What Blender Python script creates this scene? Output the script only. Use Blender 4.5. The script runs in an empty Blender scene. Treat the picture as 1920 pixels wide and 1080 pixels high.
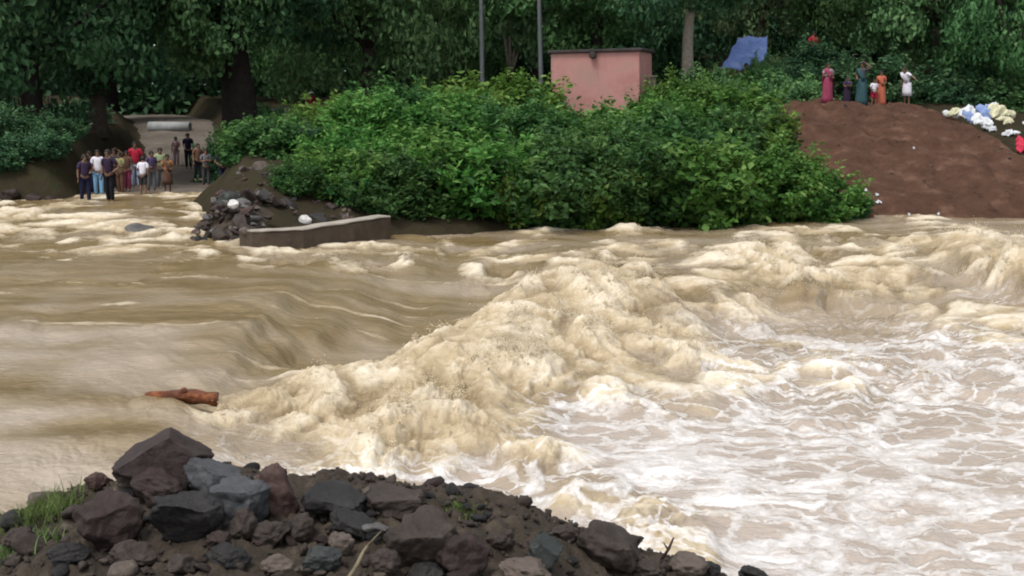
import bpy, math, random
import numpy as np
from mathutils import Vector, Matrix

R = math.radians
sc = bpy.context.scene
col = sc.collection

# ------------------------------------------------------------------ camera
CAM_H = 3.94
F_PX = 2637.0
PITCH = math.atan((540 - 174) / F_PX)
cd = bpy.data.cameras.new('camera')
cam = bpy.data.objects.new('camera', cd)
col.objects.link(cam)
cam.location = (0, 0, CAM_H)
cam.rotation_euler = (math.pi / 2 - PITCH, 0, 0)
cd.sensor_width = 36.0
cd.lens = 36.0 * F_PX / 1920.0
cd.clip_start = 0.1
cd.clip_end = 3000
sc.camera = cam

# ------------------------------------------------------------------ sky, sun, exposure
SUN_AZ = R(-140)      # from +Y towards +X
SUN_EL = R(63)
w = bpy.data.worlds.new('World')
sc.world = w
w.use_nodes = True
nt = w.node_tree
nt.nodes.clear()
sky = nt.nodes.new('ShaderNodeTexSky')
sky.sky_type = 'NISHITA'
sky.sun_disc = False
sky.sun_elevation = SUN_EL
sky.sun_rotation = SUN_AZ
sky.air_density = 1.0
sky.dust_density = 2.0
sky.ozone_density = 1.0
hs = nt.nodes.new('ShaderNodeHueSaturation')
hs.inputs['Saturation'].default_value = 0.22
bg = nt.nodes.new('ShaderNodeBackground')
bg.inputs['Strength'].default_value = 0.15
wo = nt.nodes.new('ShaderNodeOutputWorld')
nt.links.new(sky.outputs[0], hs.inputs['Color'])
nt.links.new(hs.outputs[0], bg.inputs['Color'])
nt.links.new(bg.outputs[0], wo.inputs['Surface'])

sl = bpy.data.lights.new('sun', 'SUN')
sl.energy = 1.4
sl.angle = R(18)
sl.color = (1.0, 0.965, 0.91)
sun = bpy.data.objects.new('sun', sl)
col.objects.link(sun)
sd = Vector((math.sin(SUN_AZ) * math.cos(SUN_EL), math.cos(SUN_AZ) * math.cos(SUN_EL), math.sin(SUN_EL)))
sun.rotation_euler = (-sd).to_track_quat('-Z', 'Y').to_euler()
sun.location = sd * 60

vs = sc.view_settings
vs.view_transform = 'Standard'
vs.look = 'None'
vs.exposure = 0.85
vs.gamma = 1.0
vs.use_curve_mapping = False
sc.cycles.filter_width = 2.0
sc.cycles.max_bounces = 6
sc.cycles.diffuse_bounces = 3
sc.cycles.glossy_bounces = 2
sc.cycles.transmission_bounces = 2
sc.cycles.use_denoising = True

# ------------------------------------------------------------------ layout helpers
CP, SP = math.cos(PITCH), math.sin(PITCH)


def ray(px, py):
    u = (px - 960) / F_PX
    v = -(py - 540) / F_PX
    # camera forward (0,CP,-SP), up (0,SP,CP)
    return np.array([u, CP + v * SP, -SP + v * CP])


def onz(px, py, z):
    d = ray(px, py)
    t = (z - CAM_H) / d[2]
    return np.array([d[0] * t, d[1] * t, z])


def ond(px, py, D):
    d = ray(px, py)
    t = D / d[1]
    return np.array([d[0] * t, D, CAM_H + d[2] * t])


def sstep(a, b, x):
    t = np.clip((x - a) / (b - a), 0, 1)
    return t * t * (3 - 2 * t)


_rs = np.random.RandomState(7)
_perm = _rs.permutation(1024)
_perm = np.concatenate([_perm, _perm, _perm])
_g2 = _rs.uniform(0, 2 * np.pi, 1024)
_gx, _gy = np.cos(_g2), np.sin(_g2)
_g3 = _rs.normal(size=(1024, 3))
_g3 /= np.linalg.norm(_g3, axis=1)[:, None]


def perlin2(x, y, seed=0):
    x = np.asarray(x, float) + seed * 17.31
    y = np.asarray(y, float) + seed * 9.77
    xi = np.floor(x).astype(np.int64)
    yi = np.floor(y).astype(np.int64)
    xf, yf = x - xi, y - yi
    u = xf * xf * xf * (xf * (xf * 6 - 15) + 10)
    v = yf * yf * yf * (yf * (yf * 6 - 15) + 10)
    x0, x1 = xi & 1023, (xi + 1) & 1023
    y0, y1 = yi & 1023, (yi + 1) & 1023

    def g(a, b, fx, fy):
        h = _perm[_perm[a] + b]
        return _gx[h] * fx + _gy[h] * fy
    n00 = g(x0, y0, xf, yf)
    n10 = g(x1, y0, xf - 1, yf)
    n01 = g(x0, y1, xf, yf - 1)
    n11 = g(x1, y1, xf - 1, yf - 1)
    return ((n00 * (1 - u) + n10 * u) * (1 - v) + (n01 * (1 - u) + n11 * u) * v) * 1.5


def fbm2(x, y, octv, seed=0, billow=False, gain=0.5, lac=2.07):
    s = 0
    a = 1.0
    for o in range(octv):
        n = perlin2(x, y, seed + o * 3)
        s = s + a * ((np.abs(n) * 2 - 0.5) if billow else n)
        x, y = x * lac * 0.92 + y * lac * 0.39, -x * lac * 0.39 + y * lac * 0.92
        a *= gain
    return s


def perlin3(p, seed=0):
    p = p + seed * 13.37
    i = np.floor(p).astype(np.int64)
    f = p - i
    u = f * f * f * (f * (f * 6 - 15) + 10)
    r = 0
    for dx in (0, 1):
        for dy in (0, 1):
            for dz in (0, 1):
                h = _perm[_perm[_perm[(i[:, 0] + dx) & 1023] + ((i[:, 1] + dy) & 1023)] + ((i[:, 2] + dz) & 1023)]
                gg = _g3[h]
                d = gg[:, 0] * (f[:, 0] - dx) + gg[:, 1] * (f[:, 1] - dy) + gg[:, 2] * (f[:, 2] - dz)
                wx = u[:, 0] if dx else 1 - u[:, 0]
                wy = u[:, 1] if dy else 1 - u[:, 1]
                wz = u[:, 2] if dz else 1 - u[:, 2]
                r = r + d * wx * wy * wz
    return r * 1.5


# ------------------------------------------------------------------ object helpers
def tag(o, label=None, cat=None, group=None, kind=None):
    if label:
        o['label'] = label
    if cat:
        o['category'] = cat
    if group:
        o['group'] = group
    if kind:
        o['kind'] = kind
    return o


def empty(name, loc=(0, 0, 0), rz=0.0):
    o = bpy.data.objects.new(name, None)
    o.empty_display_size = 0.2
    o.location = loc
    o.rotation_euler = (0, 0, rz)
    col.objects.link(o)
    return o


def link(name, me, mat=None, parent=None, loc=(0, 0, 0)):
    o = bpy.data.objects.new(name, me)
    col.objects.link(o)
    if mat is not None and len(me.materials) == 0:
        me.materials.append(mat)
    if parent is not None:
        o.parent = parent
    o.location = loc
    return o


def mesh_np(name, V, Fc, smooth=True):
    """V (n,3); Fc list/array of quads (m,4) or tris (m,3), or python list of mixed."""
    me = bpy.data.meshes.new(name)
    if isinstance(Fc, np.ndarray):
        k = Fc.shape[1]
        me.vertices.add(len(V))
        me.vertices.foreach_set('co', np.ascontiguousarray(V, dtype=np.float32).ravel())
        me.loops.add(Fc.size)
        me.loops.foreach_set('vertex_index', np.ascontiguousarray(Fc, dtype=np.int32).ravel())
        me.polygons.add(len(Fc))
        me.polygons.foreach_set('loop_start', np.arange(0, Fc.size, k, dtype=np.int32))
        try:
            me.polygons.foreach_set('loop_total', np.full(len(Fc), k, dtype=np.int32))
        except Exception:
            pass
        me.update(calc_edges=True)
    else:
        me.from_pydata([tuple(v) for v in V], [], [tuple(f) for f in Fc])
        me.update()
    if smooth:
        me.polygons.foreach_set('use_smooth', np.ones(len(me.polygons), dtype=bool))
    return me


def attr(me, name, vals):
    a = me.attributes.new(name, 'FLOAT', 'POINT')
    a.data.foreach_set('value', np.ascontiguousarray(vals, dtype=np.float32))


def grid_faces(nr, nc):
    r, c = np.meshgrid(np.arange(nr - 1), np.arange(nc - 1), indexing='ij')
    a = (r * nc + c).ravel()
    return np.stack([a, a + 1, a + nc + 1, a + nc], 1)


class MB:
    """collects simple shapes for one part"""
    def __init__(self):
        self.V = []
        self.F = []

    def add(self, V, F):
        b = len(self.V)
        self.V += [tuple(v) for v in V]
        self.F += [tuple(i + b for i in f) for f in F]
        return self

    def tube(self, pts, rad, n=8, flat=1.0):
        pts = [Vector(p) for p in pts]
        V, F = [], []
        prev = None
        for i, p in enumerate(pts):
            d = (pts[min(i + 1, len(pts) - 1)] - pts[max(i - 1, 0)]).normalized()
            a = prev if prev is not None else (Vector((1, 0, 0)) if abs(d.x) < 0.9 else Vector((0, 1, 0)))
            a = (a - d * a.dot(d)).normalized()
            prev = a
            b = d.cross(a)
            for k in range(n):
                t = 2 * math.pi * k / n
                V.append(p + (a * math.cos(t) + b * math.sin(t) * flat) * rad[i])
        for i in range(len(pts) - 1):
            for k in range(n):
                F.append((i * n + k, i * n + (k + 1) % n, (i + 1) * n + (k + 1) % n, (i + 1) * n + k))
        F.append(tuple(range(n - 1, -1, -1)))
        F.append(tuple(range((len(pts) - 1) * n, len(pts) * n)))
        return self.add(V, F)

    def rings(self, rings, n=20, pleat=0.0, pk=9):
        V, F = [], []
        for (z, rx, ry, cx, cy) in rings:
            for k in range(n):
                t = 2 * math.pi * k / n
                m = 1 + pleat * math.cos(pk * t + z * 2)
                V.append((cx + rx * m * math.cos(t), cy + ry * m * math.sin(t), z))
        for i in range(len(rings) - 1):
            for k in range(n):
                F.append((i * n + k, i * n + (k + 1) % n, (i + 1) * n + (k + 1) % n, (i + 1) * n + k))
        F.append(tuple(range(n - 1, -1, -1)))
        F.append(tuple(range((len(rings) - 1) * n, len(rings) * n)))
        return self.add(V, F)

    def box(self, c, s, M=None, bev=0.0):
        cx, cy, cz = c
        hx, hy, hz = s[0] / 2, s[1] / 2, s[2] / 2
        b = min(bev, hx * .9, hy * .9, hz * .9)
        if b <= 0:
            V = [(x, y, z) for x in (-hx, hx) for y in (-hy, hy) for z in (-hz, hz)]
            F = [(0, 1, 3, 2), (4, 6, 7, 5), (0, 4, 5, 1), (2, 3, 7, 6), (0, 2, 6, 4), (1, 5, 7, 3)]
        else:
            V = []
            for z, i in ((-hz, b), (-hz + b, 0), (hz - b, 0), (hz, b)):
                x0, y0 = hx - i, hy - i
                bb = b * .7
                V += [(-x0 + bb, -y0, z), (x0 - bb, -y0, z), (x0, -y0 + bb, z), (x0, y0 - bb, z),
                      (x0 - bb, y0, z), (-x0 + bb, y0, z), (-x0, y0 - bb, z), (-x0, -y0 + bb, z)]
            F = [tuple(range(7, -1, -1)), tuple(range(24, 32))]
            for i in range(3):
                for k in range(8):
                    F.append((i * 8 + k, i * 8 + (k + 1) % 8, (i + 1) * 8 + (k + 1) % 8, (i + 1) * 8 + k))
        V = [Vector(v) for v in V]
        if M is not None:
            V = [M @ v for v in V]
        V = [(v[0] + cx, v[1] + cy, v[2] + cz) for v in V]
        return self.add(V, F)

    def build(self, name, mat, parent=None, smooth=True, loc=(0, 0, 0)):
        me = bpy.data.meshes.new(name)
        me.from_pydata(self.V, [], self.F)
        me.update()
        if smooth:
            me.polygons.foreach_set('use_smooth', np.ones(len(me.polygons), dtype=bool))
        return link(name, me, mat, parent, loc)


# ------------------------------------------------------------------ materials
def new_mat(name):
    m = bpy.data.materials.new(name)
    m.use_nodes = True
    t = m.node_tree
    return m, t, t.nodes['Principled BSDF']


def N(t, typ, **kw):
    n = t.nodes.new(typ)
    for k, v in kw.items():
        setattr(n, k, v)
    return n


def noise_node(t, vec, scale, detail=5, rough=0.6, dist=0.0):
    n = N(t, 'ShaderNodeTexNoise')
    n.inputs['Scale'].default_value = scale
    n.inputs['Detail'].default_value = detail
    n.inputs['Roughness'].default_value = rough
    n.inputs['Distortion'].default_value = dist
    if vec is not None:
        t.links.new(vec, n.inputs['Vector'])
    return n


def ramp(t, fac, stops):
    r = N(t, 'ShaderNodeValToRGB')
    e = r.color_ramp.elements
    while len(e) < len(stops):
        e.new(0.5)
    for i, (p, c) in enumerate(stops):
        e[i].position = p
        e[i].color = (c[0], c[1], c[2], 1) if not isinstance(c, float) else (c, c, c, 1)
    t.links.new(fac, r.inputs['Fac'])
    return r


def mixc(t, fac, a, b, mode='MIX'):
    m = N(t, 'ShaderNodeMix', data_type='RGBA', blend_type=mode)
    for s, v in ((0, fac), (6, a), (7, b)):
        if hasattr(v, 'is_linked') or hasattr(v, 'links'):
            t.links.new(v, m.inputs[s])
        elif s == 0:
            m.inputs[0].default_value = v
        else:
            m.inputs[s].default_value = (v[0], v[1], v[2], 1)
    return m.outputs[2]


def math_n(t, op, a, b=None, clamp=False):
    m = N(t, 'ShaderNodeMath', operation=op, use_clamp=clamp)
    for i, v in enumerate((a, b)):
        if v is None:
            continue
        if hasattr(v, 'links'):
            t.links.new(v, m.inputs[i])
        else:
            m.inputs[i].default_value = v
    return m.outputs[0]


def bump(t, p, h, strength, dist):
    b = N(t, 'ShaderNodeBump')
    b.inputs['Strength'].default_value = strength
    b.inputs['Distance'].default_value = dist
    t.links.new(h, b.inputs['Height'])
    t.links.new(b.outputs[0], p.inputs['Normal'])
    return b


def mottled(name, c1, c2, scale=4.0, rough=0.8, bstr=0.4, bdist=0.02, bscale=None, c3=None, detail=8, spec=0.3, coord='Object'):
    m, t, p = new_mat(name)
    tc = N(t, 'ShaderNodeTexCoord')
    v = tc.outputs[coord]
    n = noise_node(t, v, scale, detail, 0.65, 0.3)
    stops = [(0.32, c1), (0.68, c2)]
    if c3:
        stops = [(0.28, c1), (0.55, c2), (0.74, c3)]
    r = ramp(t, n.outputs['Fac'], stops)
    t.links.new(r.outputs[0], p.inputs['Base Color'])
    p.inputs['Roughness'].default_value = rough
    p.inputs['Specular IOR Level'].default_value = spec
    n2 = noise_node(t, v, bscale or scale * 5, 6, 0.7)
    bump(t, p, n2.outputs['Fac'], bstr, bdist)
    return m


def leafmat(name, dark, mid, light, transl=0.25, rough=0.55):
    m, t, p = new_mat(name)
    a = N(t, 'ShaderNodeAttribute', attribute_name='tint')
    r = ramp(t, a.outputs['Fac'], [(0.0, dark), (0.55, mid), (1.0, light)])
    oi = N(t, 'ShaderNodeObjectInfo')
    h = N(t, 'ShaderNodeHueSaturation')
    hv = math_n(t, 'MULTIPLY_ADD', oi.outputs['Random'], 0.03)
    hv.node.inputs[2].default_value = 0.485
    t.links.new(hv, h.inputs['Hue'])
    vv = math_n(t, 'MULTIPLY_ADD', oi.outputs['Random'], 0.3)
    vv.node.inputs[2].default_value = 0.85
    t.links.new(vv, h.inputs['Value'])
    t.links.new(r.outputs[0], h.inputs['Color'])
    t.links.new(h.outputs[0], p.inputs['Base Color'])
    p.inputs['Roughness'].default_value = rough
    p.inputs['Specular IOR Level'].default_value = 0.18
    tr = N(t, 'ShaderNodeBsdfTranslucent')
    t.links.new(h.outputs[0], tr.inputs['Color'])
    mx = N(t, 'ShaderNodeMixShader')
    mx.inputs[0].default_value = transl
    t.links.new(p.outputs[0], mx.inputs[1])
    t.links.new(tr.outputs[0], mx.inputs[2])
    t.links.new(mx.outputs[0], t.nodes['Material Output'].inputs['Surface'])
    return m


def cloth(name, c, var=0.25):
    d = tuple(x * (1 - var) for x in c)
    return mottled(name, d, c, scale=9, rough=0.9, bstr=0.3, bdist=0.01, spec=0.1)


M = {}
M['earth'] = mottled('mound_earth', (0.042, 0.021, 0.0135), (0.080, 0.042, 0.028), 1.3, 0.95, 1.0, 0.2, 2.2, (0.145, 0.085, 0.058), spec=0.1)
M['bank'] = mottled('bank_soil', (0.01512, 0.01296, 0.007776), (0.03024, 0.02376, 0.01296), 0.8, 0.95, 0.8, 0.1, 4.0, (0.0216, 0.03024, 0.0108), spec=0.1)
M['road'] = mottled('road_dirt', (0.0612, 0.0504, 0.04032), (0.1152, 0.0972, 0.0792), 0.7, 0.85, 0.7, 0.05, 5.0, (0.1584, 0.1368, 0.1152), spec=0.2)
M['near'] = mottled('near_dirt', (0.0217, 0.01612, 0.01116), (0.0527, 0.03968, 0.0279), 6.0, 0.8, 1.0, 0.03, 40.0, (0.093, 0.07316, 0.0527), spec=0.25)
M['bark'] = mottled('bark', (0.035, 0.028, 0.022), (0.075, 0.06, 0.048), 6, 0.9, 1.0, 0.05, 18, spec=0.1)
M['bark_dark'] = mottled('bark_dark', (0.018, 0.014, 0.014), (0.035, 0.027, 0.025), 6, 0.9, 1.0, 0.05, 18, spec=0.1)
M['bark_pale'] = mottled('bark_pale', (0.13, 0.115, 0.09), (0.26, 0.235, 0.19), 6, 0.9, 0.7, 0.04, 18, spec=0.1)
M['stem'] = mottled('stem', (0.03, 0.035, 0.015), (0.06, 0.06, 0.03), 6, 0.9, 0.5, 0.02, 18)
M['leaf_dark'] = leafmat('leaf_dark', (0.017, 0.050, 0.024), (0.044, 0.115, 0.050), (0.10, 0.19, 0.08))
M['leaf_mid'] = leafmat('leaf_mid', (0.032, 0.085, 0.030), (0.08, 0.18, 0.062), (0.16, 0.27, 0.10))
M['leaf_light'] = leafmat('leaf_light', (0.05, 0.10, 0.04), (0.115, 0.19, 0.08), (0.21, 0.28, 0.14))
M['leaf_shrub'] = leafmat('leaf_shrub', (0.020, 0.066, 0.012), (0.062, 0.165, 0.028), (0.16, 0.28, 0.07), 0.38)
M['leaf_shrub_b'] = leafmat('leaf_shrub_yellow', (0.034, 0.076, 0.012), (0.092, 0.175, 0.028), (0.19, 0.28, 0.07), 0.38)
M['leaf_shrub_c'] = leafmat('leaf_shrub_deep', (0.014, 0.048, 0.014), (0.042, 0.12, 0.030), (0.11, 0.22, 0.065), 0.38)
M['leaf_bright'] = leafmat('leaf_bright', (0.04, 0.095, 0.036), (0.10, 0.20, 0.075), (0.19, 0.29, 0.12))
M['grass'] = leafmat('grass_blade', (0.04, 0.075, 0.018), (0.09, 0.15, 0.035), (0.17, 0.23, 0.075), 0.3)
M['straw'] = mottled('dry_straw', (0.10, 0.08, 0.05), (0.19, 0.155, 0.10), 8, 0.8)
M['rock_maroon'] = mottled('rock_maroon', (0.0150, 0.0090, 0.0080), (0.031, 0.0195, 0.0172), 5, 0.6, 0.9, 0.02, 22, (0.0434, 0.03472, 0.03224), spec=0.22)
M['rock_blue'] = mottled('rock_bluegrey', (0.0279, 0.02914, 0.031), (0.0527, 0.05456, 0.05828), 5, 0.5, 0.8, 0.015, 25, (0.0806, 0.08184, 0.08556), spec=0.22)
M['rock_brown'] = mottled('rock_brown', (0.02108, 0.0155, 0.0124), (0.04216, 0.03162, 0.02604), 5, 0.65, 0.9, 0.02, 25, (0.0682, 0.05456, 0.04464), spec=0.22)
M['rock_red'] = mottled('rock_red', (0.0341, 0.01922, 0.01674), (0.0589, 0.0341, 0.02914), 4, 0.6, 0.8, 0.015, 25, (0.0744, 0.0496, 0.04216), spec=0.22)
M['rock_dark'] = mottled('rock_dark', (0.00806, 0.00744, 0.00744), (0.01984, 0.01798, 0.01736), 5, 0.55, 0.9, 0.02, 25, (0.0372, 0.0341, 0.03286), spec=0.22)
M['rock_tan'] = mottled('rock_tan', (0.0558, 0.04216, 0.03472), (0.0961, 0.07564, 0.062), 5, 0.75, 0.8, 0.02, 25, (0.1364, 0.1147, 0.093), spec=0.3)
M['rock_grey'] = mottled('rock_grey', (0.0465, 0.04402, 0.04154), (0.0868, 0.08246, 0.07812), 5, 0.7, 0.8, 0.015, 25, (0.1302, 0.124, 0.1178), spec=0.3)
M['rock_green'] = mottled('rock_greengrey', (0.01612, 0.0186, 0.01736), (0.031, 0.03472, 0.03286), 5, 0.55, 0.7, 0.015, 25, (0.0465, 0.05146, 0.04898), spec=0.22)
M['rock_white'] = mottled('rock_white', (0.396, 0.3816, 0.36), (0.54, 0.5256, 0.504), 6, 0.8, 0.4, 0.01, 25)
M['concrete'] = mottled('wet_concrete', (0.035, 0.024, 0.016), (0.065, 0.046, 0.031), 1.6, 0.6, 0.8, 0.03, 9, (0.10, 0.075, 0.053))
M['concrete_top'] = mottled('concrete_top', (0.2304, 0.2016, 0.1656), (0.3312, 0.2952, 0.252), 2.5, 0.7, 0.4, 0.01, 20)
M['grey_heap'] = mottled('grey_gravel', (0.1224, 0.1296, 0.1296), (0.216, 0.2232, 0.2232), 7, 0.9, 0.8, 0.04, 20)
M['pole'] = mottled('pole_concrete', (0.075, 0.085, 0.085), (0.12, 0.13, 0.13), 3, 0.8, 0.2, 0.01, 20)
M['tarp'] = mottled('blue_tarp', (0.05, 0.10, 0.30), (0.13, 0.20, 0.44), 1.3, 0.6, 0.8, 0.08, 4, (0.28, 0.35, 0.58), spec=0.3)
M['wood'] = mottled('wood', (0.10, 0.07, 0.045), (0.18, 0.13, 0.09), 5, 0.85, 0.5, 0.01, 30)
M['log'] = mottled('log_orange', (0.03, 0.01, 0.005), (0.15, 0.042, 0.012), 9, 0.55, 1.0, 0.04, 30, (0.33, 0.12, 0.035), spec=0.35)
M['skin'] = mottled('skin', (0.12, 0.065, 0.04), (0.17, 0.095, 0.06), 6, 0.55, 0.1, 0.005, 30)
M['eye'] = mottled('eye', (0.01, 0.01, 0.01), (0.03, 0.02, 0.02), 6, 0.3, 0.0, 0.005, 30)
M['hair'] = mottled('hair', (0.008, 0.007, 0.007), (0.02, 0.017, 0.015), 20, 0.5, 0.6, 0.01, 60)
M['pipe'] = mottled('pipe_concrete', (0.216, 0.2232, 0.2232), (0.3024, 0.3096, 0.3024), 3, 0.8, 0.2, 0.01, 20)
M['roof'] = mottled('roof_slab', (0.02, 0.016, 0.016), (0.05, 0.04, 0.038), 3, 0.85, 0.3, 0.02, 14)


def pink_wall():
    m, t, p = new_mat('pink_plaster')
    tc = N(t, 'ShaderNodeTexCoord')
    n = noise_node(t, tc.outputs['Object'], 0.9, 6, 0.6, 0.4)
    c = ramp(t, n.outputs['Fac'], [(0.3, (0.31, 0.13, 0.115)), (0.52, (0.36, 0.18, 0.16)), (0.72, (0.29, 0.175, 0.145))])
    # damp and dust streaks running down the plaster
    mp = N(t, 'ShaderNodeMapping')
    mp.inputs['Scale'].default_value = (5, 5, 0.5)
    t.links.new(tc.outputs['Object'], mp.inputs['Vector'])
    n2 = noise_node(t, mp.outputs[0], 1.4, 5, 0.6)
    s = ramp(t, n2.outputs['Fac'], [(0.55, 0.0), (0.75, 1.0)])
    c2 = mixc(t, math_n(t, 'MULTIPLY', s.outputs[0], 0.55), c.outputs[0], (0.17, 0.10, 0.08))
    t.links.new(c2, p.inputs['Base Color'])
    p.inputs['Roughness'].default_value = 0.9
    n3 = noise_node(t, tc.outputs['Object'], 14, 5, 0.7)
    bump(t, p, n3.outputs['Fac'], 0.3, 0.01)
    return m


M['pink'] = pink_wall()


# ------------------------------------------------------------------ water material
def water_mat():
    m, t, p = new_mat('flood_water')
    tc = N(t, 'ShaderNodeTexCoord')
    v = tc.outputs['Object']
    fo = N(t, 'ShaderNodeAttribute', attribute_name='foam').outputs['Fac']
    wh = N(t, 'ShaderNodeAttribute', attribute_name='white').outputs['Fac']
    st = N(t, 'ShaderNodeAttribute', attribute_name='silt_sheen').outputs['Fac']
    # silty water, with pale sky reflection painted in
    mp = N(t, 'ShaderNodeMapping')
    mp.inputs['Scale'].default_value = (0.45, 1.6, 1)
    t.links.new(v, mp.inputs['Vector'])
    n1 = noise_node(t, mp.outputs[0], 1.1, 6, 0.6, 0.8)
    base = ramp(t, n1.outputs['Fac'], [(0.3, (0.125, 0.086, 0.034)), (0.5, (0.18, 0.128, 0.06)), (0.72, (0.24, 0.18, 0.10))])
    base2 = mixc(t, st, base.outputs[0], (0.33, 0.272, 0.21))  # paler colour stands for sky reflection as well as silty bands
    base2 = mixc(t, math_n(t, 'MULTIPLY', wh, 0.9, clamp=True), base2, (0.36, 0.305, 0.265))
    # tan foam, broken up at fine scale
    n2 = noise_node(t, v, 4.5, 7, 0.66, 0.6)
    n3 = noise_node(t, v, 2.2, 5, 0.6, 0.3)
    cr_ = N(t, 'ShaderNodeAttribute', attribute_name='crest').outputs['Fac']
    fcol = ramp(t, math_n(t, 'ADD', math_n(t, 'MULTIPLY', n3.outputs['Fac'], 0.55), math_n(t, 'MULTIPLY', cr_, 0.5)), [(0.3, (0.25, 0.185, 0.10)), (0.48, (0.42, 0.335, 0.215)), (0.68, (0.60, 0.525, 0.405))])
    nf_ = noise_node(t, v, 10, 7, 0.74, 0.7)
    dk = ramp(t, nf_.outputs['Fac'], [(0.30, 1.0), (0.45, 0.0)])
    lt = ramp(t, nf_.outputs['Fac'], [(0.56, 0.0), (0.72, 1.0)])
    fc1 = mixc(t, math_n(t, 'MULTIPLY', dk.outputs[0], 0.75), fcol.outputs[0], (0.20, 0.14, 0.07))
    fc2 = mixc(t, math_n(t, 'MULTIPLY', lt.outputs[0], 0.7), fc1, (0.68, 0.61, 0.50))
    fk = math_n(t, 'ADD', fo, math_n(t, 'MULTIPLY', math_n(t, 'SUBTRACT', n2.outputs['Fac'], 0.5), 0.9))
    fm = N(t, 'ShaderNodeMapRange')
    fm.inputs[1].default_value = 0.25
    fm.inputs[2].default_value = 0.72
    t.links.new(fk, fm.inputs[0])
    c1 = mixc(t, fm.outputs[0], base2, fc2)
    # white lace: warped cell edges at two sizes
    wn = noise_node(t, v, 1.3, 4, 0.6)
    wv = N(t, 'ShaderNodeVectorMath', operation='MULTIPLY_ADD')
    t.links.new(wn.outputs['Color'], wv.inputs[0])
    wv.inputs[1].default_value = (0.9, 0.9, 0)
    t.links.new(v, wv.inputs[2])
    lace = None
    for scl, th, wgt in ((0.85, 0.12, 1.0), (2.1, 0.10, 0.8)):
        mp2 = N(t, 'ShaderNodeMapping')
        mp2.inputs['Scale'].default_value = (0.8, 1.15, 0.0)
        t.links.new(wv.outputs[0], mp2.inputs['Vector'])
        vo = N(t, 'ShaderNodeTexVoronoi', feature='DISTANCE_TO_EDGE')
        vo.inputs['Scale'].default_value = scl
        t.links.new(mp2.outputs[0], vo.inputs['Vector'])
        thn = math_n(t, 'MULTIPLY', wh, th)
        thn2 = math_n(t, 'ADD', thn, 0.02)
        k = math_n(t, 'MULTIPLY', math_n(t, 'SUBTRACT', 1.0, math_n(t, 'DIVIDE', vo.outputs['Distance'], thn2)), 1.8, clamp=True)
        k = math_n(t, 'MULTIPLY', k, wgt)
        lace = k if lace is None else math_n(t, 'MAXIMUM', lace, k)
    n4 = noise_node(t, v, 6, 8, 0.75, 0.8)
    br = ramp(t, n4.outputs['Fac'], [(0.35, 0.15), (0.62, 1.0)])
    lace = math_n(t, 'MULTIPLY', lace, br.outputs[0])
    mp3 = N(t, 'ShaderNodeMapping')
    mp3.inputs['Scale'].default_value = (0.55, 1.3, 1)
    t.links.new(wv.outputs[0], mp3.inputs['Vector'])
    n5 = noise_node(t, mp3.outputs[0], 1.5, 7, 0.68, 0.6)
    pk = math_n(t, 'ADD', n5.outputs['Fac'], math_n(t, 'MULTIPLY', wh, 0.42))
    patch = N(t, 'ShaderNodeMapRange')
    patch.inputs[1].default_value = 0.86
    patch.inputs[2].default_value = 1.0
    t.links.new(pk, patch.inputs[0])
    wm = math_n(t, 'MAXIMUM', lace, patch.outputs[0])
    wgate = N(t, 'ShaderNodeMapRange')
    wgate.inputs[1].default_value = 0.02
    wgate.inputs[2].default_value = 0.35
    t.links.new(wh, wgate.inputs[0])
    wm = math_n(t, 'MULTIPLY', wm, wgate.outputs[0])
    c2 = mixc(t, wm, c1, (0.76, 0.735, 0.715))
    t.links.new(c2, p.inputs['Base Color'])
    allf = math_n(t, 'MAXIMUM', fm.outputs[0], wm)
    rr = N(t, 'ShaderNodeMapRange')
    rr.inputs[3].default_value = 0.18
    rr.inputs[4].default_value = 0.6
    t.links.new(allf, rr.inputs[0])
    t.links.new(rr.outputs[0], p.inputs['Roughness'])
    p.inputs['IOR'].default_value = 1.33
    p.inputs['Specular IOR Level'].default_value = 0.5
    n6 = noise_node(t, v, 7, 6, 0.65, 0.3)
    mp6 = N(t, 'ShaderNodeMapping')
    mp6.inputs['Scale'].default_value = (5, 13, 5)
    t.links.new(v, mp6.inputs['Vector'])
    n7 = noise_node(t, mp6.outputs[0], 1.0, 4, 0.6, 0.4)
    hsum = math_n(t, 'MULTIPLY', n7.outputs['Fac'], 0.8)
    hsum = math_n(t, 'ADD', hsum, math_n(t, 'ADD', math_n(t, 'MULTIPLY', n6.outputs['Fac'], 0.6), math_n(t, 'MULTIPLY', math_n(t, 'MULTIPLY', math_n(t, 'ADD', n2.outputs['Fac'], nf_.outputs['Fac']), allf), 1.1)))
    bump(t, p, hsum, 0.6, 0.05)
    return m


M['water'] = water_mat()


def spray_mat():
    m, t, p = new_mat('spray')
    p.inputs['Base Color'].default_value = (0.82, 0.74, 0.60, 1)
    p.inputs['Roughness'].default_value = 0.5
    tr = N(t, 'ShaderNodeBsdfTranslucent')
    tr.inputs['Color'].default_value = (0.85, 0.77, 0.62, 1)
    mx = N(t, 'ShaderNodeMixShader')
    mx.inputs[0].default_value = 0.6
    t.links.new(p.outputs[0], mx.inputs[1])
    t.links.new(tr.outputs[0], mx.inputs[2])
    t.links.new(mx.outputs[0], t.nodes['Material Output'].inputs['Surface'])
    return m


M['spray'] = spray_mat()

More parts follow.
